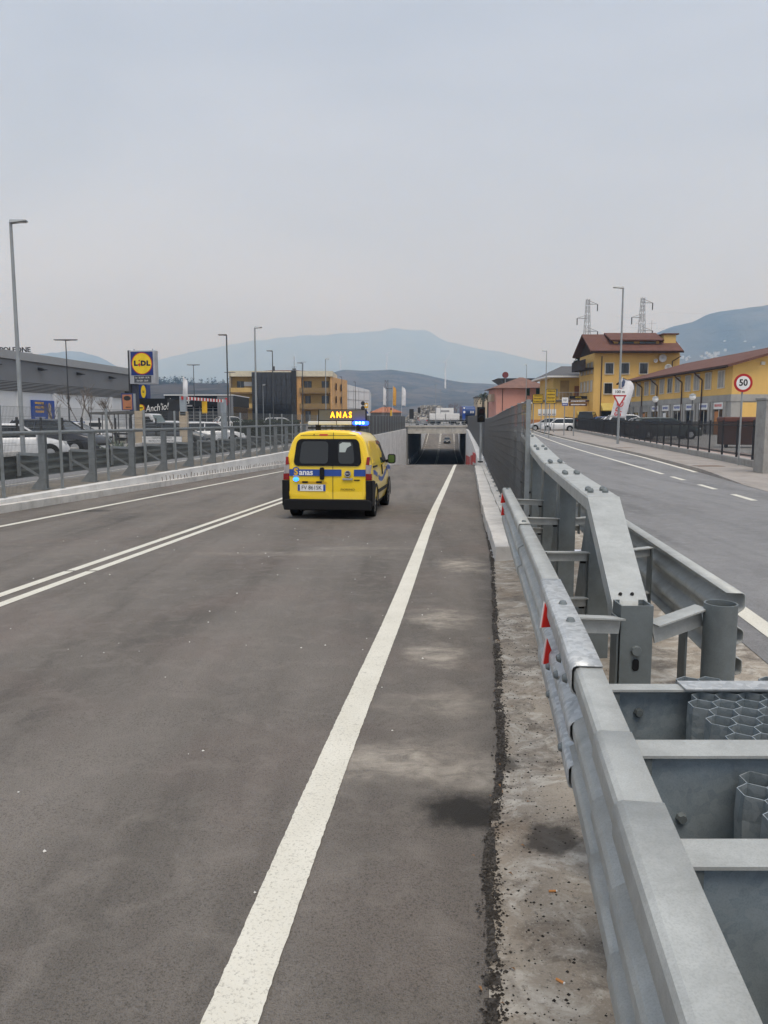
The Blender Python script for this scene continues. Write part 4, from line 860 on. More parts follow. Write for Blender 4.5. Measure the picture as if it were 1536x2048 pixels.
lampat('pale mast on the roundabout, left of the thin pair', 871, 770, 150, .3, LG, r=.05); lampat('pale mast on the roundabout, right of the thin pair', 881, 780, 158, -.3, LG, r=.05)

# ================================================================== signs
def post(t, h, m=LG, r=.03): MB().cyl((0, 0, -.05), (0, 0, h), r, r, 10).build('post', m, t, smooth=50)
def sign50():
    x, y, z = 11.99, 26.0, .11; t = thing('road_sign', 'round red rimmed speed limit 50 sign on grey post', 'road sign', (x, y, z), rad(-4))
    c = at(1480, 766, 26)[2]-z; b = MB(); post(t, c+.25); 
    d = MB().ext(circ(.305, 40), (0, -.04, c), (1, 0, 0), (0, 0, 1), (0, -.012, 0)).build('disc', mat('sign_red', (.42, .012, .015), .4), t)
    MB().ext(circ(.225, 40), (0, -.0525, c), (1, 0, 0), (0, 0, 1), (0, -.003, 0)).build('face', WHITE, d)
    text('number', '50', .30, BLACK, d, (0, -.057, c), FRONT, .003, bold=.008, sx=.95)
    for dz in (-.12, .12): MB().box(-.1, .1, -.038, .03, c+dz-.02, c+dz+.02).build('bracket', LG, t)
sign50()
def yieldsign():
    x, y, z = gx(1236, 49.3); t = thing('road_sign', 'yield triangle with 100 m plate mounted on the tall lamp post', 'road sign', (x, y-.15, z), 0)
    c = at(1237, 800, 49.3)[2]-z; tri = lambda s_: [(-s_, s_*.58), (0, -s_*1.15), (s_, s_*.58)]
    a = MB().ext(tri(.44), (0, 0, c+.05), (1, 0, 0), (0, 0, 1), (0, -.015, 0)).build('triangle', mat('sign_red', (.42, .012, .015)), t)
    MB().ext(tri(.29), (0, -.0155, c+.05), (1, 0, 0), (0, 0, 1), (0, -.004, 0)).build('face', WHITE, a)
    p = at(1237, 784, 49.3)[2]-z; q = MB().box(-.45, .45, -.015, 0, p-.19, p+.19).build('plate', WHITE, t); text('number', '100 m', .25, BLACK, q, (0, -.018, p), FRONT, .003, bold=.005)
    MB().box(-.1, .1, 0, .14, p-.05, p+.05).build('bracket', LG, t); MB().box(-.1, .1, 0, .14, c-.05, c+.05).build('bracket', LG, t)
yieldsign()
def scribble(parent, x0, x1, z, h, y, m, name='lettering'):
    b = MB(); x = x0
    while x < x1: w = random.uniform(.35, .8)*h; b.box(x, min(x+w, x1), y-.004, y, z-h/2*random.uniform(.6, 1), z+h/2); x += w+h*.25
    return b.build(name, m, parent)
BROWN = mat('sign_brown', (.09, .035, .02), .5); YSG = mat('sign_yellow', (.52, .33, .015), .5); 
def board(name, label, px0, px1, py0, py1, Y, m, rows, mt, legs=(.5,), frame=None, th=.05, rz=0, txt=None, gz=None):
    x0, _, z1 = at(px0, py0, Y); x1, _, z0 = at(px1, py1, Y); g = GZ(Y) if gz is None else gz; w = x1-x0
    t = thing(name, label, 'sign', ((x0+x1)/2, Y, g), rz); z0 -= g; z1 -= g
    bd = MB().box(-w/2, w/2, -th, 0, z0, z1).build('panel', m, t)
    if frame: 
        for q in ((-w/2-.04, w/2+.04, z1, z1+.05), (-w/2-.04, w/2+.04, z0-.05, z0)): MB().box(q[0], q[1], -th-.01, .01, q[2], q[3]).build('frame', frame, t)
        for q in ((-w/2-.045, -w/2), (w/2, w/2+.045)): MB().box(q[0], q[1], -th-.008, .008, z0-.05, z1+.05).build('frame', frame, t)
    for f in legs: MB().cyl((-w/2+w*f, .06, 0), (-w/2+w*f, .06, (z1 if name != 'pylon' else z0)), .045, .045, 8).build('post', LG, t)
    n = len(rows)
    for i, r_ in enumerate(rows):
        z = z1-(i+.5)*(z1-z0)/n; h = (z1-z0)/n*.5
        if r_ == '~': scribble(bd, -w*.4, w*.4, z, h*.8, -th-.001, mt)
        elif r_: text('lettering', r_, h*1.35, mt, bd, (0, -th-.003, z), FRONT, .004, sx=min(1, .9*w/(len(r_)*h*.8)))
    return t
gd = 'direction boards beside the right-hand road'
YTX = mat('sign_ink', (.06, .045, .01), .5); YB = mat('sign_letter_yellow', (.75, .5, .03), .5)
board('direction_sign', 'left of two tall yellow direction boards on poles', 1066, 1085, 789, 806, 84, YSG, ['~', '~', '~'], YTX, (.1, .9), DARK)
board('direction_sign', 'right and taller of two yellow direction boards on poles', 1093, 1111, 779, 806, 82, YSG, ['~', '~', '~', '~'], YTX, (.1, .9), DARK)
board('direction_sign', 'low yellow board beside the fence end, under the pink house', 1045, 1062, 808, 819, 88, YSG, ['~', '~'], YTX, (.2, .8), DARK)
board('sign_board', 'small pale plate on top of the low yellow board', 1043, 1064, 804, 807, 88.1, WHITE, ['~'], DARK, ())
t = board('shop_sign', 'bright yellow lit shop fascia at ground level left of the poster wall', 1042, 1058, 824, 830, 95, mat('fascia_yellow', (.7, .48, .1), .5), ['~'], WHITE, (.1, .9))
board('route_sign', 'white and blue plate with number 161 on a post', 1124, 1136, 795, 806, 70, WHITE, ['161'], BLACK, (.5,)); board('route_sign', 'blue strip below the 161 plate', 1124, 1136, 806.5, 811.5, 70, BLUE, ['~'], WHITE, ())
board('hotel_sign', 'black hotel sign with yellow letters above brown boards', 1139, 1174, 792, 798, 68, BLACK, ['HOTEL'], YB, (.3,))
board('tourist_sign', 'upper brown tourist sign under the hotel sign', 1138, 1174, 799.5, 805, 68, BROWN, ['~'], WHITE, ())
board('tourist_sign', 'lower brown tourist sign with white pictograms', 1138, 1174, 806.5, 812, 68, BROWN, ['~'], WHITE, (.3,))
board('metal_post_sign', 'bare grey post in front of the small white car', 1099, 1100, 808, 812, 66, LG, [], LG, (.5,))
# feather flags
def feather(label, px, top, bot, Y, m, mt, body, w=.75, lean_=.12, face=0, base=None):
    x, _, z = gx(px, Y); zt, zb_ = at(px, top, Y)[2]-z, at(px, bot, Y)[2]-z; t = thing('feather_flag', label, 'flag', (x, Y, z), face)
    f = lambda k: (k**1.6)*lean_*(zt-zb_)*2.2
    MB().tube([(f(k/10), 0, k/10*zt) for k in range(11)], .02, 6).build('pole', WHITE, t)
    b = MB(); n = 16
    for i in range(n+1):
        k = i/n; z_ = zb_+(zt-zb_)*k; xx = f(z_/zt); ww = w*(1 if k < .7 else math.sqrt(max(0, 1-((k-.7)/.3)**2))*.98+.02); b.v += [(xx, .05*math.sin(k*9), z_), (xx+ww*.5, .04+.06*math.sin(k*7+1), z_-.05), (xx+ww, .05*math.sin(k*6+2), z_-.12)]
    for i in range(n):
        for j in (0, 1): b.f.append((i*3+j, i*3+j+1, i*3+j+4, i*3+j+3)); b.m.append(0)
    fo = b.build('banner', m, t, smooth=60, solid=.006)
    if body: text('lettering', body, w*.62, mt, fo, (f((zb_+(zt-zb_)*.36)/zt)+w*.42, -.09, zb_+(zt-zb_)*.36), (rad(90), rad(-78), 0), .006, bold=.006)
    return fo
FW = mat('flag_white', (.72, .72, .74), .7); 
fo = feather('white feather flag with red letters beside the tall lamp post', 1216, 754, 834, 64, FW, RED, 'SPORT', 1.25, .15)
MB().ext([(0, 0), (.2, .1), (.28, .5), (.12, .7), (-.02, .4)], (1.0, -.12, 4.2), (1, 0, 0), (0, 0, 1), (0, .01, 0)).build('emblem', mat('flag_navy', (.05, .07, .14), .6), fo)
feather('leftmost white flag by the red roofed house', 766, 773, 810, 140, FW, None, None, .5, .01); feather('orange flag between two white flags', 785, 771, 811, 138, mat('flag_orange', (.65, .33, .05), .7), None, None, .6, .012)
feather('rightmost white flag by the red roofed house', 803, 772, 811, 136, FW, None, None, .7, .01); feather('thin white pennant above the left post of the striped barrier', 366, 752, 800, 60, FW, None, None, .35, .03)

# traffic signal on the kerb
x, y = R(35)+1.25, 35; z = ZR(35)+.36
t = thing('traffic_signal', 'small black two-lamp traffic signal on a grey pole by the tall fence', 'traffic light', (x, y, z))
MB().cyl((0, 0, -.02), (0, 0, 1.85), .055, .05, 12).build('pole', LG, t, smooth=50); MB().cyl((0, 0, 0), (0, 0, .06), .13, .12, 12).build('base', DARK, t)
hd = MB().box(-.17, .17, -.14, .12, 1.82, 2.5).build('housing', BLACK, t, bevel=.03)
for zz, m_ in ((2.33, mat('lens_red_off', (.03, .008, .008), .4)), (2.0, mat('lens_amber_off', (.03, .02, .008), .4))):
    MB().cyl((0, -.141, zz), (0, -.15, zz), .115, .115, 16).build('lens', m_, hd)
    b = MB(); 
    for i in range(9):
        a0, a1 = rad(i*20), rad(i*20+20); b.add([(.125*math.cos(a0), -.14, zz+.125*math.sin(a0)), (.125*math.cos(a1), -.14, zz+.125*math.sin(a1)), (.125*math.cos(a1), -.30, zz+.11*math.sin(a1)), (.125*math.cos(a0), -.30, zz+.11*math.sin(a0))], [(0, 1, 2, 3)])
    b.build('visor', BLACK, hd, solid=.008)

# ================================================================== right: fence, low wall, pillar, container
lw = thing('low_wall', 'low stained concrete wall under the dark fence on the right', 'wall', (XW(23), 23, 0))
ys = yr(23.2, 101.2, 3.0)
for a, c in zip(ys, ys[1:]):
    c -= .01; MB().hexa([(XW(a), a, GZ(a)), (XW(a)+.25, a, GZ(a)), (XW(c)+.25, c, GZ(c)), (XW(c), c, GZ(c)), (XW(a), a, GZ(a)+.33), (XW(a)+.25, a, GZ(a)+.33), (XW(c)+.25, c, GZ(c)+.33), (XW(c), c, GZ(c)+.33)]).build('wall_section', CONC_P, lw, world=True, bevel=.012)
fc = thing('railing_fence', 'long dark steel bar fence along the right-hand pavement', 'fence', (XW(23)+.12, 23, .33)); FB = mat('fence_black', (.028, .03, .034), .55)
pm = MB().box(-.03, .03, -.03, .03, -.05, 1.3).build('post', FB, fc).data; fx_ = lambda y: XW(y)+.12
ys = yr(23.4, 101, 1.98)
for i, (a, c) in enumerate(zip(ys, ys[1:])):
    L_ = Vector((fx_(a), a, GZ(a)+.33))
    if i == 0: fc.children[0].location = L_-fc.location
    else: part_at('post', pm, fc, L_)
    b = MB()
    for zz in (.12, 1.12): b.beam((fx_(a), a, GZ(a)+.33+zz), (fx_(c), c, GZ(c)+.33+zz), .03, .04)
    b.build('rail', FB, fc, world=True)
    b = MB(); n = 15
    for k in range(1, n): q = a+(c-a)*k/n; zq = GZ(q)+.33; b.box(fx_(q)-.008, fx_(q)+.008, q-.008, q+.008, zq+.06, zq+1.25)
    b.build('bars', FB, fc, world=True, kind='stuff')
x0, y0 = 11.0, 22.3
t = thing('gate_pillar', 'tall square concrete pillar at the right edge', 'pillar', (x0+.3, y0+.3, 0)); MB().box(-.3, .3, -.3, .3, 0, 2.2).build('shaft', CONC_P, t, bevel=.015); MB().box(-.33, .33, -.33, .33, 2.2, 2.28).build('cap', CONC_P, t, bevel=.015)
x, y, z = gx(1483, 38); t = thing('waste_container', 'dark brown waste container behind the right-hand fence', 'container', (x, y, .3), rad(-8))
MB().box(-.95, .95, -.6, .6, .15, 1.25).build('bin', mat('bin_brown', (.07, .028, .02), .6), t, bevel=.04); MB().box(-1.0, 1.0, -.65, .65, 1.25, 1.5).build('lid', mat('bin_lid', (.09, .03, .022), .6), t, bevel=.06)
for s_ in (-1, 1): MB().cyl((s_*.8, -.5, .09), (s_*.8, -.4, .09), .09, .09, 10).build('wheel', RUB, t)
for px, Y_ in ((1309, 64), (1383, 60)):
    x, y, z = gx(px, Y_); zt = at(px, 795 if px < 1350 else 790, Y_)[2]-z; t = thing('globe_lamp', 'globe lamp before the shop row, %s one' % ('farther' if px < 1350 else 'nearer'), 'street lamp', (x, y, z), 0, 'globe lamps')
    MB().cyl((0, 0, 0), (0, 0, zt-.3), .05, .04, 8).build('pole', LD, t); MB().sph((0, 0, zt-.15), .25, n=12, k=8).build('globe', WHITE, t, smooth=60); MB().cyl((0, 0, zt), (0, 0, zt+.12), .3, .05, 10).build('cap', LG, t)

# ================================================================== buildings
OCH = mat('plaster_ochre', (.72, .46, .145), .85, var=.07, s=.6, streak=.12, dc=(.35, .2, .06)); YP2 = mat('plaster_yellow', (.64, .44, .15), .85, var=.07, s=.6, streak=.15, dc=(.3, .2, .1)); PINK = mat('plaster_pink', (.62, .31, .25), .85, var=.06, s=.6, streak=.1, dc=(.4, .22, .18))
ORG = mat('plaster_orange', (.45, .19, .07), .85, s=.8); BEI = mat('plaster_beige', (.5, .41, .3), .85); STONE = concrete('stone_grey', (.36, .35, .33), .2, .6)
def tile_roof(name, c, sc_=1):
    m, nt, b = nmat(name); p = pos(nt); o = mixc(nt, ramp(nt, noise(nt, p, 1.2, 6, .65), .3, .7), [x*.75 for x in c], [x*1.2 for x in c])
    o = mixc(nt, mathn(nt, 'MULTIPLY', ramp(nt, noise(nt, p, 9, 3), .5, .7), .5), o, [x*.6 for x in c]); nt.links.new(o, b.inputs['Base Color']); b.inputs['Roughness'].default_value = .85
    w = nd(nt, 'ShaderNodeTexWave', Scale=1.6, Distortion=1.5); nt.links.new(p, w.inputs[0]); bump(nt, b, w.outputs['Fac'], .5, .05); return m
TILE = tile_roof('roof_tile', (.135, .058, .042)); TILE2 = tile_roof('roof_tile_pale', (.20, .11, .085)); SLATE = mat('roof_dark', (.10, .10, .105), .8); WOODD = mat('dark_wood', (.028, .016, .012), .75); WFR = mat('window_frame', (.62, .58, .5), .6); PIPE = mat('copper_pipe', (.07, .04, .03), .5)
SHUT = mat('shutter_grey', (.34, .33, .31), .7); CURT = mat('curtain', (.55, .52, .47), .8)
def win(t, x, z, w, h, y=0, fr=WFR, gl=GLASS, fw=.09, axis='x', sg=-1, mull=1, pane=None, proud=.07):
    def bx(b, a0, a1, d0, d1, z0, z1):
        if axis == 'x': d0, d1 = sorted((y+sg*d0, y+sg*d1)); return b.box(a0, a1, d0, d1, z0, z1)
        d0, d1 = sorted((y+sg*d0, y+sg*d1)); return b.box(d0, d1, a0, a1, z0, z1)
    b = MB(); bx(b, x-w/2-fw, x-w/2, -.02, proud, z-h/2-fw, z+h/2+fw); bx(b, x+w/2, x+w/2+fw, -.02, proud, z-h/2-fw, z+h/2+fw); bx(b, x-w/2, x+w/2, -.02, proud, z+h/2, z+h/2+fw); bx(b, x-w/2, x+w/2, -.02, proud+.04, z-h/2-fw, z-h/2)
    o = b.build('window', fr, t)
    b = MB(); bx(b, x-w/2, x+w/2, -.01, .012, z-h/2, z+h/2); b.build('pane', gl, o)
    if mull: b = MB(); bx(b, x-.03, x+.03, .013, .035, z-h/2, z+h/2); b.build('mullion', pane or SHUT, o)
    return o
# big ochre building, gable to the left, front to the camera
def big_ochre():
    Y0 = 95; xl = at(1185, 842, Y0)[0]; xr = at(1354, 842, Y0)[0]; g = GZ(Y0); w = xr-xl; H = at(1185, 706, Y0)[2]-g; dpt = 7
    t = thing('house', 'big three storey ochre building with brown gabled roof and satellite dishes', 'building', (xl, Y0, g))
    MB().box(0, w, 0, dpt, 0, H).build('wall', OCH, t)
    rz = H+2.5; ym = dpt/2; o_ = 1.0
    b = MB(); b.add([(-.75, -o_, H+.1), (w+.05, -o_, H+.1), (w+.05, ym, rz), (-.75, ym, rz), (w+.05, dpt+o_, H+.1), (-.75, dpt+o_, H+.1)], [(0, 1, 2, 3), (3, 2, 4, 5)]); ro = b.build('roof', TILE, t, solid=.22)
    MB().box(-.75, w+.05, -o_-.16, -o_-.02, H-.05, H+.09).build('gutter', WOODD, ro)
    b = MB(); b.ext([(0.02, H), (dpt-.02, H), (ym, rz-.3)], (-.002, 0, 0), (0, 1, 0), (0, 0, 1), (.2, 0, 0)); b.build('gable', WOODD, t)
    b = MB(); b.ext([(0.02, H-.02), (dpt-.02, H-.02), (ym, rz-.3)], (w-.2, 0, 0), (0, 1, 0), (0, 0, 1), (.202, 0, 0)); b.build('gable', OCH, t)
    MB().box(-1.1, -.01, .2, dpt-.2, H-1.9, H-1.75).build('balcony_slab', WOODD, t); MB().box(-1.1, -1.0, .2, dpt-.2, H-1.75, H-.7).build('balcony_rail', WOODD, t)
    for i, px in enumerate((1215, 1246, 1283)): win(t, at(px, 842, Y0)[0]-xl, at(px, 737, Y0)[2]-g, .95, 1.25, pane=DARK)
    for i, px in enumerate((1214, 1246)): win(t, at(px, 842, Y0)[0]-xl, at(px, 777, Y0)[2]-g, .95, 1.25, pane=DARK)
    for zz in (5.4, 8.9-1.4):
        for k in range(4): win(t, 1.0+k*1.6, zz if zz < 6 else 7.6, .8, 1.2, 0, BEI, CURT, .12, 'y', -1, 0)
    b = MB(); b.cyl((.9, -.06, .2), (.9, -.06, H-.4), .06, .06, 8); b.build('downpipe', PIPE, t); b = MB(); b.cyl((w-.9, -.06, 4), (w-.9, -.06, H-1), .06, .06, 8); b.cyl((w-.9, -.06, H-1), (w-.2, -.9, H-.45), .06, .06, 8); b.build('downpipe', PIPE, t)
    # dormer
    xa, xb = at(1228, 0, Y0)[0]-xl, at(1310, 0, Y0)[0]-xl; xa, xb = 2.6, 8.1
    MB().box(xa, xb, .9, 3, H+.85, H+1.6).build('dormer', OCH, t); 
    for x0, x1 in ((xa+.5, xa+2.4), (xa+3.1, xb-.4)): MB().box(x0, x1, .86, 1.0, H+1.0, H+1.48).build('dormer_window', GLASS, t)
    b = MB(); b.add([(xa-.6, .3, H+1.55), (xb+.4, .3, H+1.55), (xb+.4, 3.4, H+2.7), (xa-.6, 3.4, H+2.7)], [(0, 1, 2, 3)]); b.build('dormer_roof', TILE, t, solid=.16)
    MB().box(xb+.6, w-.2, 1.0, 4, H+.5, H+2.3).build('stair_head', YP2, t); MB().box(xb+.4, w+.1, .8, 4.2, H+2.3, H+2.45).build('stair_head_roof', TILE, t)
    for px, py, r_ in ((1323, 717, .48), (1334, 736, .46), (1309, 722, .25)):
        x, _, z = at(px, py, Y0); q = MB(); n = 20
        for i, (rr, dd) in enumerate(((.02, .16), (.35, .13), (.7, .06), (1, 0))): q.v += [(x-xl+r_*rr*math.cos(2*math.pi*k/n), -.45+dd-.0+(-.1 if False else 0), z-g+r_*rr*math.sin(2*math.pi*k/n)) for k in range(n)]
        for i in range(3):
            for k in range(n): q.f.append((i*n+k, i*n+(k+1) % n, (i+1)*n+(k+1) % n, (i+1)*n+k)); q.m.append(0)
        dsh = q.build('satellite_dish', mat('dish', (.6, .58, .56), .5), t, smooth=60, solid=.02); MB().beam((x-xl, -.3, z-g), (x-xl, 0, z-g-.2), .05, .05).build('dish_arm', LG, dsh)
    for x0, x1, z0 in ((1200, 1226, 0), (1240, 1268, 0)): a, c = at(x0, 842, Y0)[0]-xl, at(x1, 842, Y0)[0]-xl; b = MB(); b.hexa([(a, -1.2, 2.35), (c, -1.2, 2.35), (c, 0, 2.35), (a, 0, 2.35), (a, -1.2, 2.4), (c, -1.2, 2.4), (c, 0, 3.3), (a, 0, 3.3)]); b.build('awning', mat('awning_yellow', (.5, .38, .1), .8), t); MB().box(a+.1, c-.1, -.02, 0, .2, 2.3).build('shop_window', GLASS, t)
    for px in (1312, 1340): x = at(px, 0, Y0)[0]-xl; b = MB(); b.cyl((7+(px-1312)*.06, 5.5, H+2.6), (7+(px-1312)*.06, 5.5, H+4.6), .02, .02, 5); b.beam((6.6+(px-1312)*.06, 5.5, H+4.2), (7.6+(px-1312)*.06, 5.5, H+4.2), .02, .02); b.build('aerial', LG, t)
big_ochre()
# long ochre shop building running towards the camera
def long_ochre():
    Ya, Yb = 91.0, 63.0; X = 28.2; g = .3; L = Ya-Yb; t = thing('shop_building', 'long two storey ochre building with grey shop fronts and brown roof', 'building', (X, Ya, g-.1), rad(-90))
    H = 6.0; D = 14; b = MB(); b.box(0, L, 0, D, 3.55, H).build('upper_wall', OCH, t); MB().box(.02, L-.02, .02, D, 0, 3.0).build('ground_wall', STONE, t); MB().box(-.05, L+.04, -.05, D, 3.0, 3.55).build('band', STONE, t)
    pk = H+D/2*.27; b = MB(); b.add([(-.5, -.7, H-.2), (L+.7, -.7, H-.2), (L+.7, D/2, pk+.1), (-.5, D/2, pk+.1), (L+.7, D+.7, H-.2), (-.5, D+.7, H-.2)], [(0, 1, 2, 3), (3, 2, 4, 5)]); ro = b.build('roof', TILE, t, solid=.2); b = MB(); b.cyl((-.5, -.8, H-.28), (L+.7, -.8, H-.28), .1, .1, 8); b.build('gutter', WOODD, ro)
    b = MB(); b.ext([(0, H), (D, H), (D/2, pk-.1)], (L-.25, 0, 0), (0, 1, 0), (0, 0, 1), (.25, 0, 0)); b.build('gable', OCH, t)
    MB().box(L+.001, L+.05, .9, D-.5, .25, 2.9).build('side_panel', OCH, t)
    win(t, 3.6, 5.0, 1.0, 1.2, L, WFR, GLASS, .1, 'y', 1); win(t, 5.8, 5.0, 1.0, 1.2, L, WFR, GLASS, .1, 'y', 1)
    b = MB(); b.box(L, L+.2, 2.2, 2.5, 5.9, 6.15); b.build('vent', WFR, t)
    xs_ = [1.2, 3.1, 5.0, 7.6, 9.6, 12.2, 14.4, 16.4, 18.9, 20.9, 23.4, 26.0]
    for i, x in enumerate(xs_): 
        win(t, x, 4.85, 1.15, 1.35, 0, WFR, GLASS if i == 6 else SHUT, .07, 'x', -1, 1, CURT)
    for x in (2.2, 6.3, 11.0, 17.6, 22.2): q = MB(); q.tube([(x, -.8, H-.3), (x, -.75, H-.45), (x+.1, -.12, H-1.0), (x+.1, -.12, .1)], .065, 8); q.build('downpipe', PIPE, t)
    for i in range(9):
        x = 1.4+i*3.05; so_ = MB().box(x-.9, x+.9, -.0, .04, .15, 2.35).build('shop_front', GLASS, t)
        for dx in (-1.2, 1.2): MB().box(x+dx-.22, x+dx+.22, -.13, .02, 0, 3.0).build('pilaster', STONE, t)
        if i in (3, 4, 5, 6, 7, 8): sgn = MB().box(x-.9, x+.9, -.1, -.04, 2.4, 2.95).build('shop_sign', WHITE, t); scribble(sgn, x-.7, x+.7, 2.68, .25, -.102, RED if i == 8 else BLUE)
        MB().box(x-.04, x+.04, -.02, -.001, .15, 2.35).build('door_bar', WFR, so_)
        if i in (2, 4, 8): MB().box(x-.85, x-.1, -.012, -.002, .2, 2.2).build('shop_poster', ORG if i != 4 else WHITE, so_)
long_ochre()
# pale yellow house and its ground-floor annex with posters
def pale_house():
    Y0 = 104; x0, x1 = at(1105, 842, Y0)[0], at(1172, 842, Y0)[0]; g = GZ(Y0); t = thing('house', 'pale yellow house with loggia balcony and grey roof, left of the big ochre building', 'building', (x0, Y0, g)); w = x1-x0; H = at(1105, 752, Y0)[2]-g
    MB().box(0, w, 0, 9, 0, H).build('wall', YP2, t); b = MB(); b.add([(-1, -1, H), (w+1, -1, H), (w+1, 10, H), (-1, 10, H), (w*.45, 4.5, H+1.6), (w, 4.5, H+1.6)], [(0, 1, 5, 4), (1, 2, 5), (2, 3, 4, 5), (3, 0, 4), (3, 2, 1, 0)]); ro = b.build('roof', SLATE, t); MB().box(-1.05, w+1.05, -1.05, 10.05, H-.22, H-.01).build('eaves', WHITE, ro)
    MB().box(.9, 2.1, -.02, .02, H-3.1, H-.6).build('loggia', mat('loggia_shade', (.36, .24, .1), .8), t); MB().box(.7, 2.3, -.9, 0, H-3.3, H-3.1).build('balcony', BEI, t); MB().box(.7, 2.3, -.9, -.84, H-3.1, H-2.2).build('balcony_rail', mat('rail_brown', (.25, .17, .08), .7), t)
    win(t, 3.5, H-2.0, 1.3, 1.3, 0, ORG, mat('roller_brown', (.26, .12, .07), .7), .05, mull=0); win(t, .4, H-2.2, .35, .9, 0, BEI, SHUT, .05, mull=0)
    Y1 = 97; a, c = at(1067, 842, Y1)[0], at(1186, 842, Y1)[0]; t2 = thing('annex', 'single storey ochre annex with white posters and brick-red plinth', 'building', (a, Y1, GZ(Y1))); w = c-a; h = at(1067, 803, Y1)[2]-GZ(Y1)
    MB().box(0, w, 0, 6, 1.25, h).build('wall', OCH, t2); MB().box(-.03, w+.02, -.03, 6, 0, 1.25).build('plinth', ORG, t2); MB().box(-.1, w+.1, -.2, 6.1, h, h+.18).build('roof', SLATE, t2)
    for k in range(4): p = MB().box(.55+k*.58, 1.05+k*.58, -.05, -.005, 1.75, 2.55).build('poster', WHITE, t2); scribble(p, .6+k*.58, 1.0+k*.58, 1.9, .15, -.052, DARK)
    b = MB(); 
    for i in range(12): b.box(1.9+i*.42, 1.93+i*.42, .1, .13, h+.18, h+1.1)
    b.box(1.9, w, .1, .13, h+1.1, h+1.15); b.build('roof_railing', LG, t2)
    b = MB(); b.hexa([(5.4-.0, -1, 1.55), (6.6, -1, 1.55), (6.6, 0, 1.55), (5.4, 0, 1.55), (5.4, -1, 1.6), (6.6, -1, 1.6), (6.6, 0, 2.3), (5.4, 0, 2.3)]); b.build('awning', mat('awning_yellow', (.5, .38, .1), .8), t2)
pale_house()
def pink_house():
    Y0 = 115; x0, x1 = at(992, 842, Y0)[0], at(1092, 842, Y0)[0]; g = GZ(Y0); t = thing('house', 'pink house with hipped tile roof and green shutters', 'building', (x0, Y0, g)); w = x1-x0; H = at(1000, 775, Y0)[2]-g
    MB().box(0, w, 0, 8.5, 0, H).build('wall', PINK, t); b = MB(); b.add([(-.7, -.7, H-.1), (w+.7, -.7, H-.1), (w+.7, 9.2, H-.1), (-.7, 9.2, H-.1), (w*.55, 4.2, H+1.7), (w*.62, 4.2, H+1.7)], [(0, 1, 5, 4), (1, 2, 5), (2, 3, 4, 5), (3, 0, 4), (3, 2, 1, 0)]); b.build('roof', TILE2, t)
    GS = mat('shutter_green', (.015, .05, .035), .6)
    for px, w_ in ((1055, .5), (1077, 1.0)): x = at(px, 842, Y0)[0]-x0; win(t, x, at(px, 784, Y0)[2]-g, w_, 1.1, 0, PINK, GS, .06, mull=0)
    b = MB(); b.cyl((.9, -.06, 0), (.9, -.06, H-.2), .05, .05, 6); b.cyl((w*.6, -.06, 0), (w*.6, -.06, H-.2), .05, .05, 6); b.build('downpipe', PIPE, t); MB().box(-.6, 0, 2, 5, H-2.0, H-.9).build('balcony', BEI, t)
    Y1 = 150; a, c = at(993, 842, Y1)[0], at(1082, 842, Y1)[0]; z0, z1 = at(1040, 768, Y1)[2], at(1040, 757, Y1)[2]; m_ = (a+c)/2; t2 = thing('canopy_roof', 'dark upturned canopy roof rising behind the pink house', 'building', (m_, Y1, GZ(Y1))); z0 -= GZ(Y1); z1 -= GZ(Y1)
    MB().box(-1.6, 1.6, 1, 6, 0, z0).build('core', DARK, t2); b = MB(); b.hexa([(-2.6, 0, z0-.2), (2.6, 0, z0-.2), (2.6, 7, z0-.2), (-2.6, 7, z0-.2), (a-m_, -1, z1), (c-m_, -1, z1), (c-m_, 8, z1), (a-m_, 8, z1)]); b.build('roof', SLATE, t2)
    Y2 = 112; x, _, z = at(1041, 750, Y2); t3 = thing('round_sign', 'dark red round sign on a mast above the pink house', 'sign', (x, 126, GZ(126))); z = at(1041, 750, 126)[2]-GZ(126); MB().cyl((0, 0, 0), (0, 0, z-.4), .06, .06, 8).build('mast', LG, t3); MB().cyl((0, -.1, z), (0, .1, z), .5, .5, 20).build('disc', mat('dull_red', (.16, .03, .03), .6), t3)
    Y3 = 140; a, c = at(955, 842, Y3)[0], at(976, 842, Y3)[0]; t4 = thing('house', 'narrow beige house behind the palm tree, above the tall fence', 'building', (a, Y3, GZ(Y3))); h = at(965, 795, Y3)[2]-GZ(Y3); MB().box(0, c-a, 0, 6, 0, h).build('wall', BEI, t4); MB().box(-.2, c-a+.2, -.2, 6.2, h, h+.2).build('roof', SLATE, t4)
    MB().box(c-a+.1, c-a+3.4, 3, 8, 0, h-.6).build('side_wing', DARK, t4)
pink_house()

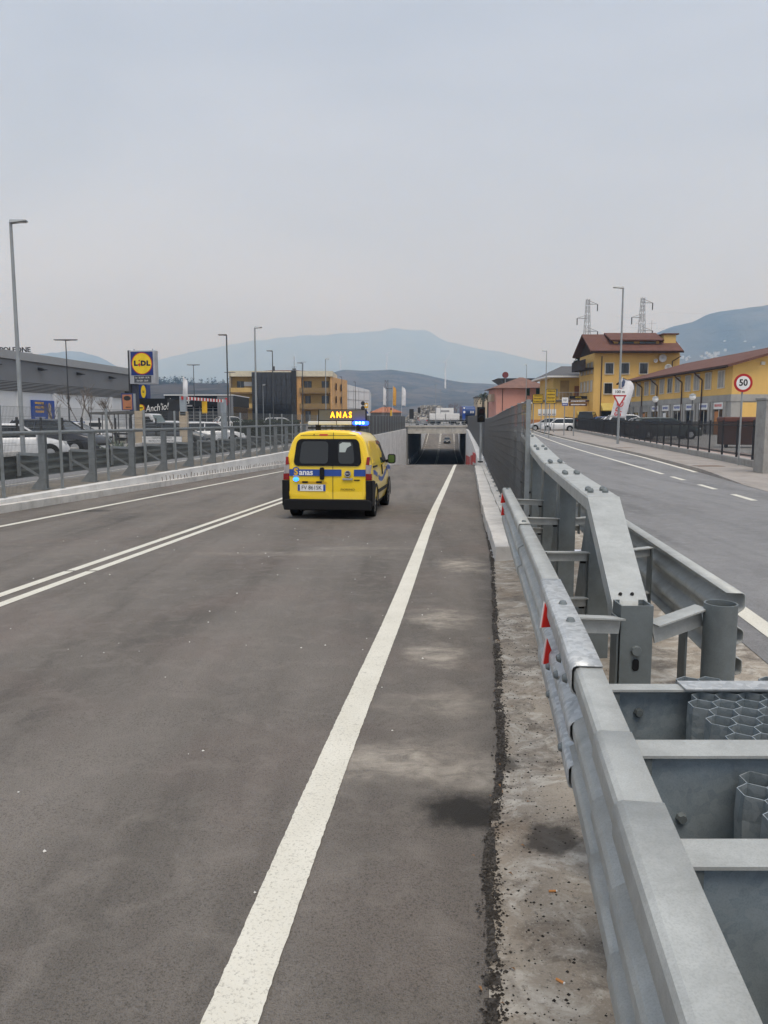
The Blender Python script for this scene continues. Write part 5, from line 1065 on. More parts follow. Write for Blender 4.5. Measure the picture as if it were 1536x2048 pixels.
# ---------------------------------------------------------------- left: supermarket, pylon, entrance, dark showroom
LGRY = mat('cladding_grey', (.20, .205, .215), .5, .2, var=.04, s=.4); LGR2 = mat('cladding_light', (.34, .345, .35), .5, .2, var=.04); LWH = mat('panel_white', (.70, .71, .72), .6, var=.05, s=.4, streak=.12, dc=(.45, .45, .44))
def store():
    y0, y1 = 40.0, 84.0; x0 = -37.0+.117*y0; t = thing('supermarket', 'long grey and white supermarket hall on the far left', 'building', (x0, y0, 0), rad(90)-math.atan(.117)); L = (y1-y0)*1.007; D = 30
    MB().box(0, L, .15, D, 0, 4.0).build('white_wall', LWH, t); MB().box(-.3, L+.3, 0, D, 4.75, 6.5).build('fascia', LGRY, t); MB().box(-.5, L+.5, -.25, D, 6.5, 7.15).build('parapet', LGR2, t); MB().box(-.1, L, .1, D, 4.0, 4.75).build('louvre_back', DARK, t)
    for i in range(6): MB().box(-.2, L-2, -.02, .12, 4.05+i*.12, 4.10+i*.12).build('louvre', LGR2, t)
    for i in range(9): x = 2+i*5.3; MB().box(x-.22, x+.22, -.12, .16, 0, 4.0).build('pilaster', LWH, t)
    for i in range(4): x = 20+i*6.4; MB().hexa([(x-.3, -.55, 5.9), (x+.3, -.55, 5.9), (x+.3, 0, 5.85), (x-.3, 0, 5.85), (x-.3, -.55, 5.95), (x+.3, -.55, 5.95), (x+.3, 0, 6.1), (x-.3, 0, 6.1)]).build('wall_light', DARK, t)
    po = MB().box(0, 3.2, -.18, -.125, 1.45, 3.0)
    xx = 25.0; p = MB().box(xx, xx+3.4, -.1, .14, 1.5, 3.35).build('poster', BLUE, t)
    for k in range(3): scribble(p, xx+.25, xx+1.6, 3.1-k*.36, .2, -.102, YEL)
    scribble(p, xx+.2, xx+1.7, 1.9, .06, -.102, WHITE); scribble(p, xx+.2, xx+1.6, 1.78, .06, -.102, WHITE)
    MB().ext([(-.25, 0), (.3, 0), (.38, .5), (.25, .9), (.3, 1.2), (.15, 1.5), (-.05, 1.55), (-.15, 1.3), (-.05, 1.0), (-.2, .6)], (xx+2.4, -.101, 1.62), (1, 0, 0), (0, 0, 1), (0, -.004, 0)).build('poster_figure', BEI, p)
    for i in range(3): x = 30+i*2.2; b = MB(); b.box(x, x+1.6, 4, 7, 7.15, 7.15+.35+.15*(i % 2)); b.build('roof_unit', mat('roof_brown', (.22, .15, .1), .8) if i < 2 else WHITE, t)
store()
# rooftop letters on a lattice behind the hall
t = thing('rooftop_sign', 'dark letters NAPOLEONE on the roof of the building behind the supermarket', 'sign', (at(28, 842, 95)[0], 95, 0), rad(0)); z = at(28, 700, 95)[2]
text('lettering', 'NAPOLEONE', .85, DARK, t, (0, 0, z), FRONT, .08, bold=.02, sx=1.0)
b = MB(); 
for i in range(6): b.cyl((-2.4+i, .1, 0 if i in (0, 5) else 7), (-2.4+i, .1, z-.3), .04, .04, 5)
b.beam((-2.6, .1, z-.38), (2.6, .1, z-.38), .05, .05); b.build('frame', LG, t); MB().box(-12, 3.2, .5, 14, 0, 8.7).build('building', LGRY, t); b = MB()
for i in range(16): a0, a1 = 2*math.pi*i/16, 2*math.pi*(i+1)/16; b.beam((2.2+.45*math.cos(a0), .1, z-.95+.45*math.sin(a0)), (2.2+.45*math.cos(a1), .1, z-.95+.45*math.sin(a1)), .04, .04)
b.build('ring', LG, t)
# pylon sign
def pylon():
    Y0 = 60; xa, xb = at(264, 842, Y0)[0], at(315, 842, Y0)[0]; z0, z1 = at(290, 768, Y0)[2], at(290, 701, Y0)[2]; c = (xa+xb)/2; w = xb-xa; t = thing('pylon_sign', 'tall blue and yellow pylon sign with opening hours below the emblem', 'sign', (c, Y0, 0), rad(-8))
    FR = mat('pylon_grey', (.42, .43, .45), .4, .3); b = MB().box(-w/2-.05, w/2+.05, -.12, .5, z0, z1); bx = b.build('box', FR, t, bevel=.03); MB().box(-w/2-.2, -w/2+.0, -.02, .55, 0, z1+.02).build('column', DARK, t); MB().box(-w/2+.004, -w/2+.4, .05, .45, .0, z0-.003).build('column', mat('pylon_navy', (.03, .035, .06), .5), t)
    zc_ = z1-.1-(w-.2)/2; q = (w-.2)/2
    f = MB().box(-q, q, -.14, -.121, zc_-q, zc_+q).build('blue_face', mat('logo_blue', (.005, .025, .16), .4), bx); MB().ext(circ(q*.94, 48), (0, -.141, zc_), (1, 0, 0), (0, 0, 1), (0, -.006, 0)).build('red_ring', RED, f); MB().ext(circ(q*.87, 48), (0, -.1475, zc_), (1, 0, 0), (0, 0, 1), (0, -.006, 0)).build('yellow_disc', mat('logo_yellow', (.82, .58, .01), .4), f)
    NV = mat('logo_letter', (.006, .01, .05), .5); text('letter', 'L', .5, NV, f, (-q*.56, -.156, zc_), FRONT, .006, bold=.035, sx=1.15); text('letter', 'D', .5, NV, f, (q*.14, -.156, zc_), FRONT, .006, bold=.035, sx=1.1); text('letter', 'L', .5, NV, f, (q*.58, -.156, zc_), FRONT, .006, bold=.035, sx=1.15)
    MB().ext([(0, -.2), (.13, -.05), (0, .1), (-.13, -.05)], (-q*.22, -.154, zc_-.05), (1, 0, 0), (0, 0, 1), (0, -.005, 0)).build('letter', RED, f); MB().ext(circ(.06, 14), (-q*.22, -.154, zc_+.22), (1, 0, 0), (0, 0, 1), (0, -.005, 0)).build('letter_dot', RED, f)
    h = MB().box(-q*.75, q*.8, -.14, -.121, z0+.1, z0+.62).build('hours_panel', mat('hours_grey', (.06, .065, .075), .5), bx); text('lettering', 'Lu - Sa 8.00 - 20.30', .17, WHITE, h, (0, -.145, z0+.48), FRONT, .004, sx=.85); text('lettering', 'Do 8.30 - 20.00', .17, WHITE, h, (0, -.145, z0+.24), FRONT, .004, sx=.85)
    for s_ in (-1, 1): MB().cyl((s_*.75, .2, z1), (s_*.75, .2, z1+.14), .05, .05, 8).build('lifting_eye', FR, t)
pylon()
x, y, z = gx(257, 52); t = thing('notice_board', 'small orange board with dark oval in a blue frame, beside the pylon', 'sign', (x, y, z), rad(-10)); za, zb2 = at(257, 822, 52)[2], at(257, 788, 52)[2]
bx = MB().box(-.42, .42, -.06, .06, za, zb2).build('panel', mat('frame_blue', (.03, .05, .16), .5), t); MB().box(-.34, .34, -.068, -.061, za+.06, zb2-.08).build('face', mat('board_orange', (.42, .17, .08), .6), bx); MB().ext(circ(.26, 20, .16), (0, -.069, zb2-.32), (1, 0, 0), (0, 0, 1), (0, -.004, 0)).build('oval', DARK, bx); scribble(bx, -.12, .25, za+.2, .08, -.07, DARK); MB().box(.43, .56, -.05, .06, 0, zb2-.02).build('post', LG, t)
def entrance():
    Y0 = 84; xa, xb = at(272, 842, Y0)[0], at(336, 842, Y0)[0]; t = thing('entrance_wall', 'black entrance wall with white handwritten Anch\'io! lettering', 'wall', (xa, Y0, GZ(Y0))); w = xb-xa; g = GZ(Y0); z1 = at(300, 797, Y0)[2]-g
    BK = mat('facade_black', (.012, .013, .015), .5); MB().box(0, w, 0, 8, 0, z1).build('wall', BK, t)
    text('lettering', "Anch'io!", 1.05, WHITE, t, (w*.66, -.02, z1-1.0), (rad(90), rad(-7), 0), .03, shear=.35, sx=.72)
    e_ = MB().ext(circ(.44, 24), (.62, -.003, z1-1.05), (1, 0, 0), (0, 0, 1), (0, -.02, 0)).build('emblem', mat('logo_red', (.3, .06, .03)), t); MB().ext(circ(.34, 24), (.58, -.0235, z1-1.0), (1, 0, 0), (0, 0, 1), (0, -.02, 0)).build('emblem_face', MC['logo_yellow'], e_); MB().box(.36, .8, -.047, -.044, z1-1.06, z1-.94).build('emblem_bar', MC['logo_letter'], e_)
    a, c = at(273, 842, Y0)[0]-xa, at(294, 842, Y0)[0]-xa; zt = at(290, 769, Y0)[2]-g; cu = MB().box(a, c, .3, 1.6, z1, zt).build('sign_box', MC['logo_blue'], t); MB().ext(circ(.27, 24, .68), (c-.36, .299, (z1+zt)/2), (1, 0, 0), (0, 0, 1), (0, -.02, 0)).build('yellow_disc', MC['logo_yellow'], cu); text('letter', 'Li', .3, MC['logo_letter'], cu, (c-.36, .27, (z1+zt)/2), FRONT, .01, bold=.02, sx=.8)
    Y1 = 105; xa, xb = at(331, 842, Y1)[0], at(468, 842, Y1)[0]; t2 = thing('car_showroom', 'low black showroom with glazed front behind the striped barrier', 'building', (xa, Y1, GZ(Y1))); w = xb-xa; z1 = at(400, 791, Y1)[2]-GZ(Y1)
    MB().box(0, w, 0, 12, 2.9, z1).build('black_fascia', BK, t2); MB().box(.2, w-.2, .4, 12, 0, 2.9).build('glass_front', glassy('show_glass', (.03, .035, .04), .15), t2); MB().box(-.1, w+.1, -.1, 12, z1, z1+.12).build('roof_edge', WHITE, t2)
    for i in range(11): MB().box(.2+i*(w-.5)/10, .28+i*(w-.5)/10, .33, .4, 0, 2.9).build('mullion', LGR2, t2)
    for k in range(6): MB().box(.2, w-.2, .31, .33, .35+k*.45, .4+k*.45).build('glazing_bar', SHUT, t2)
    MB().box(.2, w*.4, -.25, 0, 2.9, 3.1).build('canopy', LGR2, t2)
    MB().ext([(-.33, -.3), (0, .42), (.33, -.3), (.16, -.3), (0, .06), (-.16, -.3)], (.75, -.01, z1-.75), (1, 0, 0), (0, 0, 1), (0, -.05, 0)).build('emblem', WHITE, t2); text('lettering', 'R  ULT', .62, WHITE, t2, (2.5, -.02, z1-.9), FRONT, .03, bold=.01)
    MB().box(w-2.2, w-.05, -.04, 0, 1.5, z1-.1).build('grey_bay', LGRY, t2); MB().ext(circ(.34, 20, .5), (w-.9, -.045, z1-.8), (1, 0, 0), (0, 0, 1), (0, -.03, 0)).build('red_emblem', RED, t2)
entrance()
# striped height barrier
def height_bar():
    Ya, Yb = 43, 48; xa, xb = at(366, 842, Ya)[0], at(447, 842, Yb)[0]; t = thing('height_barrier', 'red and white striped height limit bar on grey posts with yellow hanging plate', 'height barrier', (xa, Ya, 0)); za, zb_ = at(366, 796, Ya)[2], at(447, 802, Yb)[2]
    GP = mat('gate_grey', (.30, .34, .37), .5); MB().box(xa-.16, xa+.16, Ya, Ya+.3, 1.9, za+.1).build('post', GP, t, world=True); MB().box(xb-.16, xb+.16, Yb, Yb+.3, 0, zb_+.1).build('post', GP, t, world=True); n = 26
    for i in range(n):
        p = Vector((xa, Ya-.1, za)).lerp(Vector((xb, Yb-.1, zb_)), i/n); q = Vector((xa, Ya-.1, za)).lerp(Vector((xb, Yb-.1, zb_)), (i+1)/n); MB().beam(p, q, .08, .17).build('stripe', RED if i % 2 == 0 else WHITE, t, world=True)
    f = .53; p = Vector((xa, Ya, za)).lerp(Vector((xb, Yb, zb_)), f); MB().box(p.x-.15, p.x+.15, p.y-.18, p.y-.15, p.z-.8, p.z-.1).build('hanging_plate', YEL, t, world=True)
height_bar()
for px, py, Y_, lb in ((368, 823, 43.2, 'beige stone gate pillar under the left post of the striped barrier'), (279, 822, 44, 'beige stone gate pillar right of the orange notice board')):
    x, y, z = gx(px, Y_); h = at(px, py, Y_)[2]; t = thing('gate_pillar', lb, 'pillar', (x, y, 0), 0, 'stone gate pillars')
    k = 0; zz = 0
    while zz < h-.01: MB().box(-.21, .21, -.2, .2, zz+.006, min(h, zz+.25)).build('stone', BEI, t, bevel=.012); zz += .25
x0, x1 = at(283, 842, 38)[0], at(362, 842, 38)[0]; t = thing('banner', 'white banner with two lines of grey capitals on the low wall', 'banner', ((x0+x1)/2, 38, .0), 0); za, zb2 = at(300, 885, 38)[2], at(300, 873, 38)[2]; w = x1-x0
p = MB().box(-w/2, w/2, 0, .02, za, zb2).build('sheet', WHITE, t); text('lettering', 'CENTRO SERVIZI', .13, LD, p, (0, -.003, zb2-.08), FRONT, .003, sx=1.0); text('lettering', 'REVISIONI PNEUMATICI', .13, LD, p, (0, -.003, za+.075), FRONT, .003, sx=.95)
for s_ in (-1, 1): MB().cyl((s_*w/2, .04, 0), (s_*w/2, .04, zb2+.05), .02, .02, 6).build('stake', LG, t)
# car-park boundary: low wall, dark posts with rails
cw = thing('boundary_wall', 'low pale wall along the left car park', 'wall', (XLL(24)-.3, 24, 0)); fl = lambda y: XLL(y)-.35
for a in yr(10, 66, 4)[:-1]: c = a+3.99; MB().hexa([(fl(a)-.25, a, 0), (fl(a), a, 0), (fl(c), c, 0), (fl(c)-.25, c, 0), (fl(a)-.25, a, .42), (fl(a), a, .42), (fl(c), c, .42), (fl(c)-.25, c, .42)]).build('wall_section', CONC_K, cw, world=True, bevel=.01)
cf = thing('boundary_fence', 'dark posts and wires on the low car park wall at left', 'fence', (fl(24)-.12, 24, .42))
for a in yr(10, 44, 1.7): MB().box(fl(a)-.16, fl(a)-.08, a-.035, a+.035, .42, 1.75).build('post', DARK, cf, world=True)
for zz in (.75, 1.05, 1.35, 1.68): MB().beam((fl(10)-.12, 10, zz), (fl(44)-.12, 44, zz), .012, .014).build('wire', LG, cf, world=True)
# carport roof
x0, x1 = at(188, 842, 47)[0], at(262, 842, 47)[0]; t = thing('carport', 'flat dark carport roof on thin posts behind the truck bed', 'shelter', ((x0+x1)/2, 47, 0)); z = at(220, 824, 47)[2]; w = x1-x0; b = MB().hexa([(-w/2, -.8, z-.15), (w/2, -.8, z-.1), (w/2, 2.2, z-.1), (-w/2, 2.2, z-.15), (-w/2, -.8, z-.03), (w/2, -.8, z+.06), (w/2, 2.2, z+.06), (-w/2, 2.2, z-.03)]); b.build('roof', mat('carport_grey', (.10, .10, .095), .7), t)
for fx in (-.48, -.16, .16, .48):
    for yy in (-.7, 2.1): MB().cyl((w*fx, yy, 0), (w*fx, yy, z-.12), .03, .03, 6).build('post', LD, t)

# ---------------------------------------------------------------- office block, warehouse, red-roofed house
def office():
    Y0 = 144; xa, xb = at(462, 842, Y0)[0], at(664, 842, Y0)[0]; g = GZ(Y0); H = at(560, 742, Y0)[2]-g; w = xb-xa; t = thing('office_block', 'yellow three storey office block with dark glazed stairwell and long balconies', 'building', (xa, Y0, g)); D = 14
    f = lambda px: at(px, 842, Y0)[0]-xa; g0, g1 = f(506), f(594)
    PO = mat('plaster_office', (.56, .38, .14), .85, var=.06, s=.4, streak=.25, dc=(.28, .18, .08)); OR2 = mat('plaster_peach', (.62, .36, .15), .85); CR_ = mat('cream_band', (.62, .57, .44), .8, streak=.15)
    MB().box(0, g0, 1.4, D, 0, H-1.0).build('left_wall', PO, t); MB().box(g1, w, 1.4, D, 0, H-1.0).build('right_wall', PO, t)
    b = MB(); b.hexa([(w, 1.4, 0), (w+.01, 1.4, 0), (w+2.2, D, 0), (w, D, 0), (w, 1.4, H-1.0), (w+.01, 1.4, H-1.0), (w+2.2, D, H-1.0), (w, D, H-1.0)]); b.build('side_wall', OR2, t)
    MB().box(g1, f(603), .02, 1.4, 0, H-1.0).build('fin', OR2, t); MB().box(-.15, .1, 0, 1.4, 0, H-1).build('fin', BEI, t); MB().box(w-.25, w, 0, 1.4, 0, H-1.0).build('fin', OR2, t)
    MB().box(-.2, w+.2, -.2, D, H-1.0, H).build('cream_band', CR_, t); b = MB(); b.add([(3, 3, H), (w-2, 3, H), (w-2, D, H), (3, D, H), (w*.35, D*.6, H+.7), (w*.6, D*.6, H+.7)], [(0, 1, 5, 4), (1, 2, 5), (2, 3, 4, 5), (3, 0, 4)]); b.build('roof', TILE, t)
    GD = glassy('curtain_glass', (.02, .021, .024), .12); n = 9; gw = (g1-g0)/n
    FRM = mat('curtain_frame', (.045, .045, .05), .5)
    for i in range(n):
        for k in range(8):
            zz = .3+k*(H-.7)/8; tilt = .25*math.sin(i/n*math.pi); MB().box(g0+i*gw+.04, g0+(i+1)*gw-.04, -.6-tilt, -.5-tilt, zz+.03, zz+(H-.7)/8-.03).build('curtain_pane', GD, t)
    MB().box(g0, g1, -.5, 1.4, 0, H-.25).build('curtain_wall', FRM, t); MB().box(f(585), f(594), -.9, .5, 0, H+.1).build('lift_shaft', DARK, t)
    fz = [2.9, 5.8]
    for x0, x1 in ((-.1, g0), (f(600), w-.4)):
        for zz in fz:
            s_ = MB().box(x0, x1, -.1 if x0 < 0 else -.5, 1.4, zz, zz+.25).build('balcony', mat('balcony_brown', (.26, .17, .08), .8), t); MB().box(x0, x1, (-.1 if x0 < 0 else -.5)-.04, (-.1 if x0 < 0 else -.5)+.06, zz+.25, zz+1.05).build('balcony_front', PO if x0 < 0 else mat('balcony_dull', (.24, .16, .07), .8), s_)
    for zz in (1.6, 4.4, 7.4):
        for px, w_ in ((480, 1.2), (615, .9 if zz < 7 else 1.3), (650, 1.2)): win(t, f(px), zz, w_, 1.35 if zz > 7 or px == 480 else 1.9, 1.4, WOODD, GLASS, .05, mull=1)
    MB().box(f(487), f(504), 1.3, 1.39, 7.2, 8.0).build('white_panel', WHITE, t); MB().box(f(470), f(474), .9, 1.38, 4.6, 5.1).build('air_conditioner', CR_, t)
    for zz in (2.2, 4.8, 7.2):
        for yy in (4, 8): win(t, yy, zz, .9, 1.2, w+.6+(yy-4)*.18, WOODD, GLASS, .05, 'y', 1, 0)
    b = MB(); b.cyl((f(585), 4, H), (f(585), 4, H+3.0), .05, .03, 6); b.beam((f(585)-.5, 4, H+1), (f(585)+.5, 4, H+1), .05, .05); b.beam((f(585)-.35, 4, H+.6), (f(585)+.35, 4, H+.6), .3, .25); b.cyl((f(542), 5, H), (f(542), 5, H+1.2), .18, .18, 4); b.cyl((f(602), 5, H), (f(602), 5, H+2), .03, .03, 5); b.beam((f(602)-.5, 5, H+2), (f(602)+.6, 5, H+2), .04, .04); b.build('aerials', LD, t)
office()
def warehouse():
    Y0 = 170; xa, xb = at(676, 842, Y0)[0], at(739, 842, Y0)[0]; g = GZ(Y0); t = thing('warehouse', 'pale ribbed metal warehouse beside the office block', 'building', (xa, Y0, g)); w = xb-xa; h0, h1 = at(676, 764, Y0)[2]-g, at(739, 780, Y0)[2]-g; WM = mat('metal_sheet', (.60, .62, .65), .5, var=.04); b = MB(); n = 6
    for i in range(n):
        a, c = i/n, (i+1)/n; MB().hexa([(w*a, 0, 0), (w*c-.05, 0, 0), (w*c-.05, 25, 0), (w*a, 25, 0), (w*a, 0, h0+(h1-h0)*a), (w*c-.05, 0, h0+(h1-h0)*c), (w*c-.05, 25, h0+(h1-h0)*c), (w*a, 25, h0+(h1-h0)*a)]).build('wall_panel', WM, t)
    for k in range(1, 5): MB().hexa([(0, -.06, h0*k/5), (w, -.06, h0*k/5-.4), (w, -.01, h0*k/5-.4), (0, -.01, h0*k/5), (0, -.06, h0*k/5+.06), (w, -.06, h0*k/5-.34), (w, -.01, h0*k/5-.34), (0, -.01, h0*k/5+.06)]).build('rib', LGR2, t)
    Y0 = 160; xa, xb = at(744, 842, Y0)[0], at(803, 842, Y0)[0]; g = GZ(Y0); t = thing('house', 'low grey house with orange tiled roof behind the flags', 'building', (xa, Y0, g)); w = xb-xa; h = at(770, 824, Y0)[2]-g; MB().box(0, w, 0, 8, 0, h).build('wall', mat('plaster_grey', (.27, .27, .28), .85), t); MB().add([(-.5, -.6, h-.1), (w+.3, -.6, h-.1), (w+.3, 8.6, h-.1), (-.5, 8.6, h-.1), (w*.35, 4, h+1.1), (w*.6, 4, h+1.1)], [(0, 1, 5, 4), (1, 2, 5), (2, 3, 4, 5), (3, 0, 4), (3, 2, 1, 0)]).build('roof', tile_roof('roof_orange', (.36, .14, .07)), t)
    for i in range(3): win(t, 1.2+i*1.9, .9, 1.2, 1.2, 0, DARK, GLASS, .05, mull=0)
    Y0 = 185; xa, xb = at(737, 842, Y0)[0], at(757, 842, Y0)[0]; t = thing('shed', 'dark shed between the pale warehouse and the orange roof', 'building', (xa, Y0, GZ(Y0))); MB().box(0, xb-xa, 0, 6, 0, 2.8).build('wall', LGRY, t); MB().box(-.3, xb-xa+.3, -.3, 6.3, 2.8, 3.1).build('roof', SLATE, t)
warehouse()
# roundabout furniture: back of signs, truck, tanker
x, y, z = at(726, 842, 118)[0], 118, GZ(118); t = thing('road_sign', 'pair of dark round signs stacked on one post right of the van', 'road sign', (x, y, z)); MB().cyl((0, 0, 0), (0, 0, 3.9), .05, .05, 8).build('post', LG, t)
for zz in (3.5, 2.8): MB().cyl((0, -.08, zz-.05), (0, -.06, zz-.05), .32, .32, 20).build('disc', DARK, t)
x = at(733, 842, 117)[0]; t = thing('road_sign', 'square yellow sign with small pictogram right of the van', 'road sign', (x, 117, GZ(117))); MB().cyl((0, 0, 0), (0, 0, 3.6), .05, .05, 8).build('post', LG, t); p = MB().box(-.27, .27, -.08, -.06, 2.75, 3.45).build('plate', YEL, t); MB().box(-.15, .15, -.085, -.081, 3.0, 3.3).build('pictogram', WHITE, p); MB().ext([(-.3, 0), (.3, 0), (0, .5)], (.05, -.08, 1.9), (1, 0, 0), (0, 0, 1), (0, .02, 0)).build('blue_plate', BLUE, t)
t = thing('bollard_sign', 'yellow slim marker post in front of the orange flag', 'marker', (at(782, 842, 134)[0], 134, GZ(134))); MB().cyl((0, 0, 0), (0, 0, 2.6), .16, .16, 12).build('post', YEL, t); MB().cyl((0, 0, 2.6), (0, 0, 2.95), .1, .14, 10).build('cap', DARK, t); MB().cyl((0, 0, 0), (0, 0, .4), .2, .2, 10).build('base', BLUE, t)
def lorry():
    Y0 = 152; xa, xb = at(859, 842, Y0)[0], at(921, 842, Y0)[0]; t = thing('lorry', 'white lorry with two low white boxes passing on the roundabout', 'truck', ((xa+xb)/2, Y0, .87)); w = xb-xa; h = at(880, 827, Y0)[2]-.87
    MB().box(-w/2, -.1, -1.2, 1.2, .9, h).build('box_body', WHITE, t, bevel=.03); MB().box(.1, w/2, -1.2, 1.2, .9, h).build('box_body', WHITE, t, bevel=.03); MB().box(-w/2, w/2, -1, 1, .6, .88).build('chassis', DARK, t)
    for x in (-w/2+.6, -w/2+1.7, w/2-1.7, w/2-.6):
        for yy in (-1.05, .8): MB().cyl((x, yy, .45), (x, yy+.25, .45), .45, .45, 14).build('wheel', RUB, t)
    MB().box(w*.35, w/2-.05, -1.25, -1.1, .45, .62).build('side_guard', WHITE, t)
    Y1 = 172; xa, xb = at(872, 842, Y1)[0], at(906, 842, Y1)[0]; t = thing('box_truck', 'taller white box truck behind the low white lorry', 'truck', ((xa+xb)/2, Y1, .9)); w = xb-xa; h = at(880, 816, Y1)[2]-.9; MB().box(-w/2, w/2, -1.2, 1.2, .8, h).build('box_body', WHITE, t, bevel=.04); MB().box(-w*.25, w*.25, -1.23, -1.2, h-.9, h-.5).build('stripe', LGR2, t); MB().box(-w/2+.1, w/2-.1, -1, 1, .5, .8).build('chassis', DARK, t)
    for x in (-w*.35, w*.35): MB().cyl((x, -1.1, .42), (x, -.85, .42), .42, .42, 12).build('wheel', RUB, t)
    Y2 = 140; xa, xb = at(921, 842, Y2)[0], at(948, 842, Y2)[0]; t = thing('tank_lorry', 'blue round-topped tank lorry beside the tall fence on the roundabout', 'truck', ((xa+xb)/2, Y2, .87), rad(12)); w = (xb-xa); zt = at(930, 812, Y2)[2]-.87
    b = MB(); b.cyl((-w/2, 0, zt-.95), (w/2, 0, zt-.95), .95, .95, 24); b.build('tank', paint('tank_blue', (.02, .06, .2)), t, smooth=50); MB().box(-w/2, w/2, -.8, .8, .6, zt-1.75).build('chassis', DARK, t); MB().box(-w/2-.02, -w/2+.5, -1.02, -.9, .9, zt-.6).build('panel', BLUE, t)
    p = MB().ext([(-.2, .2), (0, -.18), (.2, .2)], (-w/2+.3, -.97, zt-.45), (1, 0, 0), (0, 0, 1), (0, -.02, 0)).build('triangle_mark', WHITE, t); MB().ext(circ(.22, 16), (-w/2+.3, -1.03, zt-1.1), (1, 0, 0), (0, 0, 1), (0, -.02, 0)).build('round_mark', WHITE, t)
    for x in (-w*.35, 0, w*.35): MB().cyl((x, -.95, .45), (x, -.7, .45), .45, .45, 12).build('wheel', RUB, t)
    for k in range(3): MB().box(w*.1+k*.25, w*.1+k*.25+.12, -1.02, -.96, zt-1.3, zt-.9).build('mark', WHITE, t)
lorry()
for px, py0, py1, lb in ((823, 818, 838, 'back of a dark rectangular sign on the roundabout, left one'), (838, 815, 826, 'back of a dark round-shouldered sign on the roundabout, right one')):
    x = at(px, 842, 136)[0]; z0, z1 = at(px, py1, 136)[2]-.87, at(px, py0, 136)[2]-.87; t = thing('road_sign', lb, 'road sign', (x, 136, .87)); MB().cyl((0, 0, 0), (0, 0, z1), .05, .05, 8).build('post', LG, t); MB().ext(rrect(.8 if px < 830 else .5, z1-z0, .12), (0, -.07, (z0+z1)/2), (1, 0, 0), (0, 0, 1), (0, -.03, 0)).build('plate', DARK, t)

# ================================================================== pylons and wires
PG = mat('pylon_steel', (.34, .35, .36), .6, .1)
def tower(label, px, top, Y0):
    x, _, zt = at(px, top, Y0); g = GZ(Y0); H = zt-g; t = thing('power_pylon', label, 'pylon', (x, Y0, g), rad(8), 'power pylons'); b = MB(); hw = lambda z: .34+1.15*(1-z/H)**1.1; n = 11; lv = [H*(1-(1-i/n)**1.25) for i in range(n+1)]
    for p, q in zip(lv, lv[1:]):
        a, c = hw(p), hw(q)
        for sx_, sy in ((-1, -1), (1, -1), (1, 1), (-1, 1)):
            b.beam((sx_*a, sy*a, p), (sx_*c, sy*c, q), .085, .085)
            nx, ny = (-sy, sx_) ; b.beam((sx_*a, sy*a, p), (nx*c, ny*c, q), .05, .05); b.beam((nx*a, ny*a, p), (sx_*c, sy*c, q), .05, .05)
    b.build('lattice', PG, t)
    for s_, z in ((1, H-1.2), (-1, H-4.6), (1, H-7.6)):
        a = hw(z); b = MB(); b.beam((0, 0, z+.9), (s_*(a+2.1), 0, z), .1, .1); b.beam((0, -a, z), (s_*(a+2.1), 0, z), .1, .1); b.beam((0, a, z), (s_*(a+2.1), 0, z), .1, .1); ao = b.build('cross_arm', PG, t); b = MB(); b.cyl((s_*(a+2.1), 0, z), (s_*(a+2.1), 0, z-1.6), .12, .12, 6); b.build('insulator', DARK, ao)
    return t, H
tower('left of two lattice power pylons behind the big ochre roof', 1176, 598, 190); tower('right of two lattice power pylons behind the big ochre roof', 1286, 595, 185)
wr_ = MB()
for k, (s_, dz) in enumerate(((4.2, -3.4), (-4.4, -6.8), (4.6, -9.8))):
    p0 = Vector(at(1176, 598, 190))+Vector((s_, 0, dz)); p1 = Vector(at(1286, 595, 185))+Vector((s_, 0, dz)); p2 = p1+Vector((160, -8, 6)); pm_ = p0+Vector((-160, 10, -4))
    for a, c in ((p0, p1), (p1, p2)): wr_.tube([a.lerp(c, i/10)+Vector((0, 0, -((i/10)*(1-i/10))*4*(2.2 if (c-a).length < 50 else 7)*.5)) for i in range(11)], .009, 3)
o = wr_.build('power_line', PG); tag(o, 'thin overhead power wires strung from the two pylons', 'power line')
# lattice mast left of flags
t = thing('lattice_mast', 'brown lattice mast between the white and orange flags', 'mast', (at(773, 842, 150)[0], 150, GZ(150))); b = MB(); zt = at(773, 760, 150)[2]-GZ(150)
for k in range(9):
    p, q = zt*k/9, zt*(k+1)/9
    for s_ in (-1, 1): b.beam((s_*.28, 0, p), (s_*.28, 0, q), .07, .07); b.beam((s_*.28, 0, p), (-s_*.28, 0, q), .05, .05)
b.build('lattice', mat('mast_brown', (.1, .085, .07), .7), t); MB().beam((-.1, 0, zt-1.6), (1.1, 0, zt-1.6), .08, .08).build('arm', LD, t)
